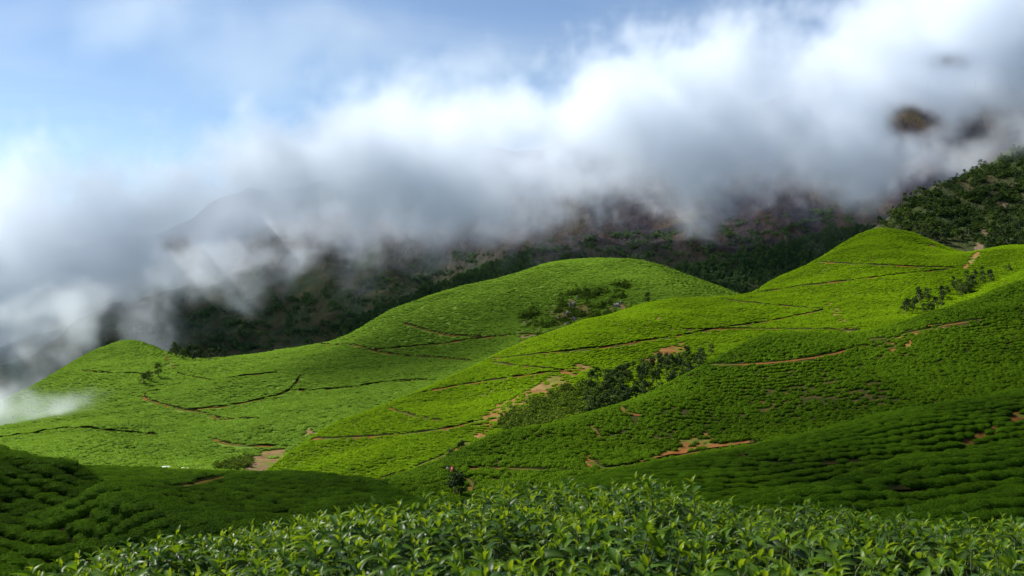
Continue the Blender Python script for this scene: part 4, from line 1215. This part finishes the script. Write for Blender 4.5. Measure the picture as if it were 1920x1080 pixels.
for _row in ('nearest the camera', 'in the middle of the hedge', 'on the crest of the hedge'):
    for _k, _b in enumerate(sorted([q for q in by_bush if rowname(centres[q][1]) == _row and in_frame(q)], key=lambda q: centres[q][0] / centres[q][1])): rank[_b] = ORD[_k]
n_ind = 0
for b, sl in by_bush.items():
    cx, cyy = centres[b]
    cz = float(FG.z(np.array([cx]), np.array([min(cyy, 7.0)]))[0])
    e = bpy.data.objects.new('tea_plant', None); link(e); e.location = (cx, cyy, cz - 0.75)
    u = cx / cyy * F + 960
    tag(e, f'glossy leafy tea bush, {rank[b]} from the left of those {rowname(cyy)}' if b in rank else 'leafy tea bush of the hedge just beyond the picture edge', 'tea bush', 'leafy tea bushes of the foreground hedge')
    base = Vector((cx, cyy, cz - 0.75)); inv = Matrix.Translation(-base)
    leaves = []; twV, twF = [], []
    bright = r.normal() * 0.05
    for (_, x, d, z, rr) in sl:
        p0 = Vector((x, d, z)); top = p0 + Vector((r.normal() * 0.02, r.normal() * 0.02, r.uniform(0.03, 0.10)))
        root = base + (p0 - base) * 0.25 + Vector((0, 0, 0.05))
        tv, tf = tube([root - base, (root * 0.45 + p0 * 0.55) - base + Vector((r.normal() * .03, r.normal() * .03, -0.05)), p0 - base, top - base], [0.007, 0.005, 0.003, 0.0015], 4)
        n = len(twV); twV += tv; twF += [tuple(i + n for i in q) for q in tf]
        az = r.uniform(0, 6.28)
        vig = r.uniform(0.60, 1.08)
        spec = [(1.0, 0, 0.045, 1.25), (0.95, 0, 0.055, 1.0), (0.8, 1, 0.075, 0.75), (0.55, 1, 0.088, 0.55), (0.25, 2, 0.098, 0.3), (-0.1, 2, 0.10, 0.12), (-0.6, 3, 0.105, 0.0), (-1.2, 3, 0.10, -0.15)]
        for (t, cl, L, el) in spec:
            az += 2.4 + r.normal() * 0.3
            pt = p0 + (top - p0) * t if t > 0 else p0 + Vector((0, 0, 0.09 * t))
            if r.uniform() < 0.12 and cl < 2: cl += 1
            g = cl * 3 + int(r.integers(3))
            M = leaf_matrix(pt, az, el + r.normal() * 0.22, r.normal() * 0.3, L * vig * r.uniform(0.85, 1.2))
            v = pt.z / pt.y; uu = pt.x / pt.y * F + 960; vv = 540 - v * F
            inview = -10 < uu < 1930 and vv < 1090
            leaves.append((M, g, t > -0.5 and inview, L * vig / pt.y))
    cand = sorted([l for l in leaves if l[2]], key=lambda q: -q[3])[:115]
    ids = set(map(id, cand))
    for l in cand:
        o = bpy.data.objects.new('leaf', LM[l[1]]); scene.collection.objects.link(o); o.parent = e
        o.matrix_local = inv @ l[0]; n_ind += 1
    parts = []
    for l in leaves:
        if id(l) in ids: continue
        v, f, h, rb = LG[l[1]]
        M = np.array(inv @ l[0])
        parts.append((v @ M[:3, :3].T + M[:3, 3], f, np.clip(h + r.normal() * 0.08, 0, 1), rb))
    # inner old leaves that close the bush
    for _ in range(150):
        a = r.uniform(0, 6.28); q = 0.5 * math.sqrt(r.uniform()); zz = r.uniform(0.25, 0.66)
        v, f, h, rb = LG[9 + int(r.integers(3))]
        M = np.array(leaf_matrix(Vector((q * math.cos(a), q * math.sin(a), zz)), r.uniform(0, 6.28), r.normal() * 0.5, r.normal() * 0.5, r.uniform(0.08, 0.12)))
        parts.append((v @ M[:3, :3].T + M[:3, 3], f, h, rb))
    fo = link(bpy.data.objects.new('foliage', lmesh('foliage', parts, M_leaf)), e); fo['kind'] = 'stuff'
    tm = bpy.data.meshes.new('stems'); tm.from_pydata([tuple(v) for v in twV], [], twF); tm.materials.append(M_twig)
    st_ = link(bpy.data.objects.new('stems', tm), e); st_['kind'] = 'stuff'
print('FG', len(by_bush), n_ind)

# ------------------------------------------------------------------ clouds
def cloud_material(name, aniso=0.25, color=(0.785, 0.84, 0.91)):
    m = bpy.data.materials.new(name); m.use_nodes = True
    nt = m.node_tree; nt.nodes.clear()
    out = nt.nodes.new('ShaderNodeOutputMaterial')
    pv = nt.nodes.new('ShaderNodeVolumePrincipled')
    pv.inputs['Color'].default_value = (*color, 1)
    pv.inputs['Density'].default_value = 1.0
    pv.inputs['Density Attribute'].default_value = 'density'
    pv.inputs['Anisotropy'].default_value = aniso
    nt.links.new(pv.outputs[0], out.inputs['Volume'])
    return m
def box_mesh(name, lo, hi):
    me = bpy.data.meshes.new(name)
    v = [(x, y, z) for x in (lo[0], hi[0]) for y in (lo[1], hi[1]) for z in (lo[2], hi[2])]
    me.from_pydata(v, [], [(0, 1, 3, 2), (4, 6, 7, 5), (0, 4, 5, 1), (2, 3, 7, 6), (0, 2, 6, 4), (1, 5, 7, 3)])
    return me
def volume_cloud(name, lo, hi, vox, field, mat, label, cat='cloud'):
    g = GN(name)
    pos = g.n.new('GeometryNodeInputPosition').outputs[0]
    sep = g.n.new('ShaderNodeSeparateXYZ'); g.put(sep.inputs[0], pos)
    dens = field(g, pos, sep.outputs[0], sep.outputs[1], sep.outputs[2])
    vc = g.n.new('GeometryNodeVolumeCube')
    g.put(vc.inputs['Density'], dens)
    vc.inputs['Min'].default_value = lo; vc.inputs['Max'].default_value = hi
    for k, ax in enumerate('XYZ'):
        vc.inputs['Resolution ' + ax].default_value = max(8, int((hi[k] - lo[k]) / vox))
    sm = g.n.new('GeometryNodeSetMaterial'); g.l.new(vc.outputs[0], sm.inputs[0]); sm.inputs['Material'].default_value = mat
    g.l.new(sm.outputs[0], g.gout.inputs[0])
    me = box_mesh(name, lo, hi); me.materials.append(mat)
    o = link(bpy.data.objects.new(name, me))
    md = o.modifiers.new('cloud', 'NODES'); md.node_group = g.t
    tag(o, label, cat, kind='stuff')
    return o
M_cloud = cloud_material('cloud_vapour')

CD = 1330.0   # distance of the middle of the cloud bank
def cpx(u): return (u - 960) / F * CD
def cpz(v): return -(v - 540) / F * CD
TOP = [(-300, 290), (0, 285), (200, 262), (460, 222), (600, 190), (800, 150), (1000, 165), (1100, 90), (1300, 45), (1500, 55), (1620, 20), (1750, -120), (2200, -200)]
BOT = [(-300, 860), (0, 775), (120, 690), (250, 660), (380, 598), (460, 552), (600, 512), (720, 500), (900, 475), (1000, 450), (1150, 400), (1300, 405), (1450, 425), (1560, 430), (1660, 380), (1760, 330), (1920, 270), (2200, 160)]
def bank_field(g, pos, x, y, z):
    w = g.noise(pos, 1 / 260.0, 3.0, 0.5)
    wz = g.m('MULTIPLY', g.m('SUBTRACT', w, 0.5), 130.0)
    w2 = g.noise(g.vm('ADD', pos, (311.0, 97.0, 41.0)), 1 / 200.0, 3.0, 0.5)
    zz = g.m('ADD', z, wz)
    xx = g.m('ADD', x, g.m('MULTIPLY', g.m('SUBTRACT', w2, 0.5), 150.0))
    top = g.curve(xx, [(cpx(u), cpz(v)) for u, v in TOP], cpx(-300), cpx(2200), cpz(900), cpz(-300))
    bot = g.curve(xx, [(cpx(u), cpz(v)) for u, v in BOT], cpx(-300), cpx(2200), cpz(900), cpz(-300))
    a = g.m('DIVIDE', g.m('SUBTRACT', top, zz), 75.0)
    b = g.m('DIVIDE', g.m('SUBTRACT', zz, bot), 80.0)
    yy = g.m('DIVIDE', g.m('SUBTRACT', y, CD), 210.0)
    c = g.m('MULTIPLY', g.m('SUBTRACT', 1.0, g.m('MULTIPLY', yy, yy)), 2.0)
    s = g.m('MINIMUM', g.m('MINIMUM', a, b), c)
    n = g.noise(g.vm('ADD', pos, (13.0, 7.0, 900.0)), 1 / 110.0, 7.0, 0.62, 0.5)
    s = g.m('ADD', g.m('MINIMUM', s, 1.5), g.m('MULTIPLY', g.m('SUBTRACT', n, 0.52), 5.2))
    nf = g.noise(g.vm('ADD', pos, (213.0, 71.0, 90.0)), 1 / 42.0, 5.0, 0.62, 0.8)
    s = g.m('ADD', s, g.m('MULTIPLY', g.m('SUBTRACT', nf, 0.5), 2.6))
    h1 = g.noise(g.vm('ADD', pos, (5.0, 50.0, 77.0)), 1 / 45.0, 4.0, 0.6); h2 = g.noise(g.vm('ADD', pos, (505.0, 5.0, 7.0)), 1 / 45.0, 4.0, 0.6)
    hx = g.m('ADD', x, g.m('MULTIPLY', g.m('SUBTRACT', h1, 0.5), 90.0)); hz = g.m('ADD', z, g.m('MULTIPLY', g.m('SUBTRACT', h2, 0.5), 60.0))
    for (u, v, ru, rv, k) in ((325, 455, 40, 24, 0.7), (500, 450, 60, 28, 0.6), (1702, 222, 46, 30, 1.35), (1790, 115, 60, 22, 1.35), (1800, 240, 110, 46, 0.9)):
        t_ = g.m('DIVIDE', y, CD)   # the gap runs straight through the bank, slanting outwards
        ex = g.m('DIVIDE', g.m('SUBTRACT', hx, g.m('MULTIPLY', t_, cpx(u))), ru / F * CD)
        ez = g.m('DIVIDE', g.m('SUBTRACT', hz, g.m('MULTIPLY', t_, cpz(v))), rv / F * CD)
        r2 = g.m('ADD', g.m('MULTIPLY', ex, ex), g.m('MULTIPLY', ez, ez))
        s = g.m('SUBTRACT', s, g.m('MULTIPLY', g.m('POWER', 2.718, g.m('MULTIPLY', r2, -1.0)), k))
    thin = g.remap(x, cpx(100), cpx(1350), 0.017, 0.026)   # the bank thins out towards the left
    return g.m('MULTIPLY', g.remap(s, 0.1, 2.1, 0.0, 1.0), thin)
bank = volume_cloud('cloud', (cpx(-250), 1080, cpz(860)), (cpx(2150), 1580, cpz(-160)), 6.0, bank_field, M_cloud,
                    'long bank of white cloud lying across the dark mountain')

def blob_field(blobs, dens, wl, lo=0.0, hi=1.2, k=2.6, warp=0.6, a=1.6, soft=0.5):
    """soft cloud made of overlapping ellipsoids, pulled about and broken up by noise"""
    def f(g, pos, x, y, z):
        wn_ = g.n.new('ShaderNodeTexNoise'); wn_.inputs['Scale'].default_value = 0.6 / wl; wn_.inputs['Detail'].default_value = 3.0
        g.put(wn_.inputs['Vector'], g.vm('ADD', pos, (71.0, 33.0, 5.0)))
        wp = g.vm('ADD', pos, g.vm('MULTIPLY', g.vm('SUBTRACT', wn_.outputs['Color'], (0.5, 0.5, 0.5)), (3.2 * warp * wl,) * 3))
        s = None
        for (cx, cy0, cz, rx, ry, rz) in blobs:
            v = g.m('SUBTRACT', 1.0, g.vm('LENGTH', g.vm('DIVIDE', g.vm('SUBTRACT', wp, (cx, cy0, cz)), (rx, ry, rz))))
            s = v if s is None else g.m('MAXIMUM', s, v)
        n = g.noise(pos, 1 / wl, 5.0, 0.6, 0.4)
        t = g.m('ADD', g.m('MULTIPLY', s, a), g.m('MULTIPLY', g.m('SUBTRACT', n, 0.52), k))
        edge = g.remap(s, 0.0, soft, 0.0, 1.0)
        return g.m('MULTIPLY', g.m('MULTIPLY', g.remap(t, lo, hi, 0.0, 1.0), edge), dens)
    return f
def at(u, v, d): return ((u - 960) / F * d, d, -(v - 540) / F * d)
def blob(u, v, d, ru, rv, rd): return (*at(u, v, d), ru / F * d, rd, rv / F * d)
def bounds(bl):
    a = np.array(bl); return tuple((a[:, :3] - 1.35 * a[:, 3:]).min(0)), tuple((a[:, :3] + 1.35 * a[:, 3:]).max(0))
# mist drifting over the left shoulder of the far hill
# mist creeping over the upper right slope
bl = [blob(1960, 250, 860, 170, 110, 60), blob(1830, 285, 880, 110, 55, 40)]
lo, hi = bounds(bl)
volume_cloud('cloud', lo, hi, 5.0, blob_field(bl, 0.018, 40.0, 0.0, 2.0, 3.5, 0.6), M_cloud, 'low mist over the scrubby slope at the upper right edge')
bl = [blob(30, 772, 640, 170, 52, 55), blob(-80, 750, 660, 160, 80, 60), blob(120, 752, 650, 90, 36, 45), blob(-120, 700, 690, 160, 90, 60)]
lo, hi = bounds(bl)
volume_cloud('cloud', lo, hi, 3.5, blob_field(bl, 0.020, 24.0, 0.0, 2.2, 5.0, 0.6), M_cloud, 'small patch of mist in front of the left end of the far tea hill')
# wisps on the lower left mountain foot
bl = [blob(120, 600, 1045, 220, 110, 50), blob(270, 570, 1055, 140, 120, 50), blob(20, 670, 1030, 190, 110, 45), blob(400, 500, 1055, 140, 100, 45), blob(520, 440, 1060, 120, 60, 40)]
lo, hi = bounds(bl)
volume_cloud('cloud', lo, hi, 4.5, blob_field(bl, 0.022, 46.0, 0.05, 2.4, 5.5, 0.8), M_cloud, 'ragged wisps of mist in front of the mountain foot at the left')
# thin grey veil high behind the bank
bl = [blob(560, 90, 2900, 420, 170, 160), blob(850, 150, 2900, 260, 90, 160), blob(300, 20, 2900, 300, 120, 160)]
lo, hi = bounds(bl)
volume_cloud('cloud', lo, hi, 22.0, blob_field(bl, 0.0022, 230.0, -0.2, 1.8, 2.4, 0.5), M_cloud, 'thin grey veil of cloud in the sky above the bank')
# clouds drifting overhead, out of the picture, that shade the foreground and part of the far hill
def overhead(tx, ty, alt, rx, ry, rz, tz=0.0):
    return (tx + _sd.x / _sd.z * (alt - tz), ty + _sd.y / _sd.z * (alt - tz), alt, rx, ry, rz)
bl = [overhead(50, 68, 520, 260, 140, 90), overhead(100, 155, 520, 190, 115, 95), overhead(-90, 85, 520, 165, 95, 75)]
lo, hi = bounds(bl)
volume_cloud('cloud', lo, hi, 14.0, blob_field(bl, 0.0125, 100.0, -0.2, 1.6, 2.2, 0.35, soft=0.95), M_cloud, 'cloud drifting overhead above the near tea slopes')
bl = [overhead(-110, 760, 720, 190, 200, 80), overhead(40, 790, 720, 150, 150, 70)]
lo, hi = bounds(bl)
volume_cloud('cloud', lo, hi, 12.0, blob_field(bl, 0.014, 90.0, -0.2, 1.6, 1.4, 0.3, soft=0.9), M_cloud, 'small cloud drifting overhead above the far tea hill')
bl = [overhead(-520, 1330, 1050, 420, 300, 130, 150), overhead(-250, 1330, 1050, 300, 260, 110, 150)]  # unseen cloud, added to keep sun off the left end of the bank
lo, hi = bounds(bl)
volume_cloud('cloud', lo, hi, 22.0, blob_field(bl, 0.009, 190.0, -0.2, 1.6, 1.6, 0.3, soft=0.9), M_cloud, 'unseen cloud added high to the left to shade the end of the cloud bank')
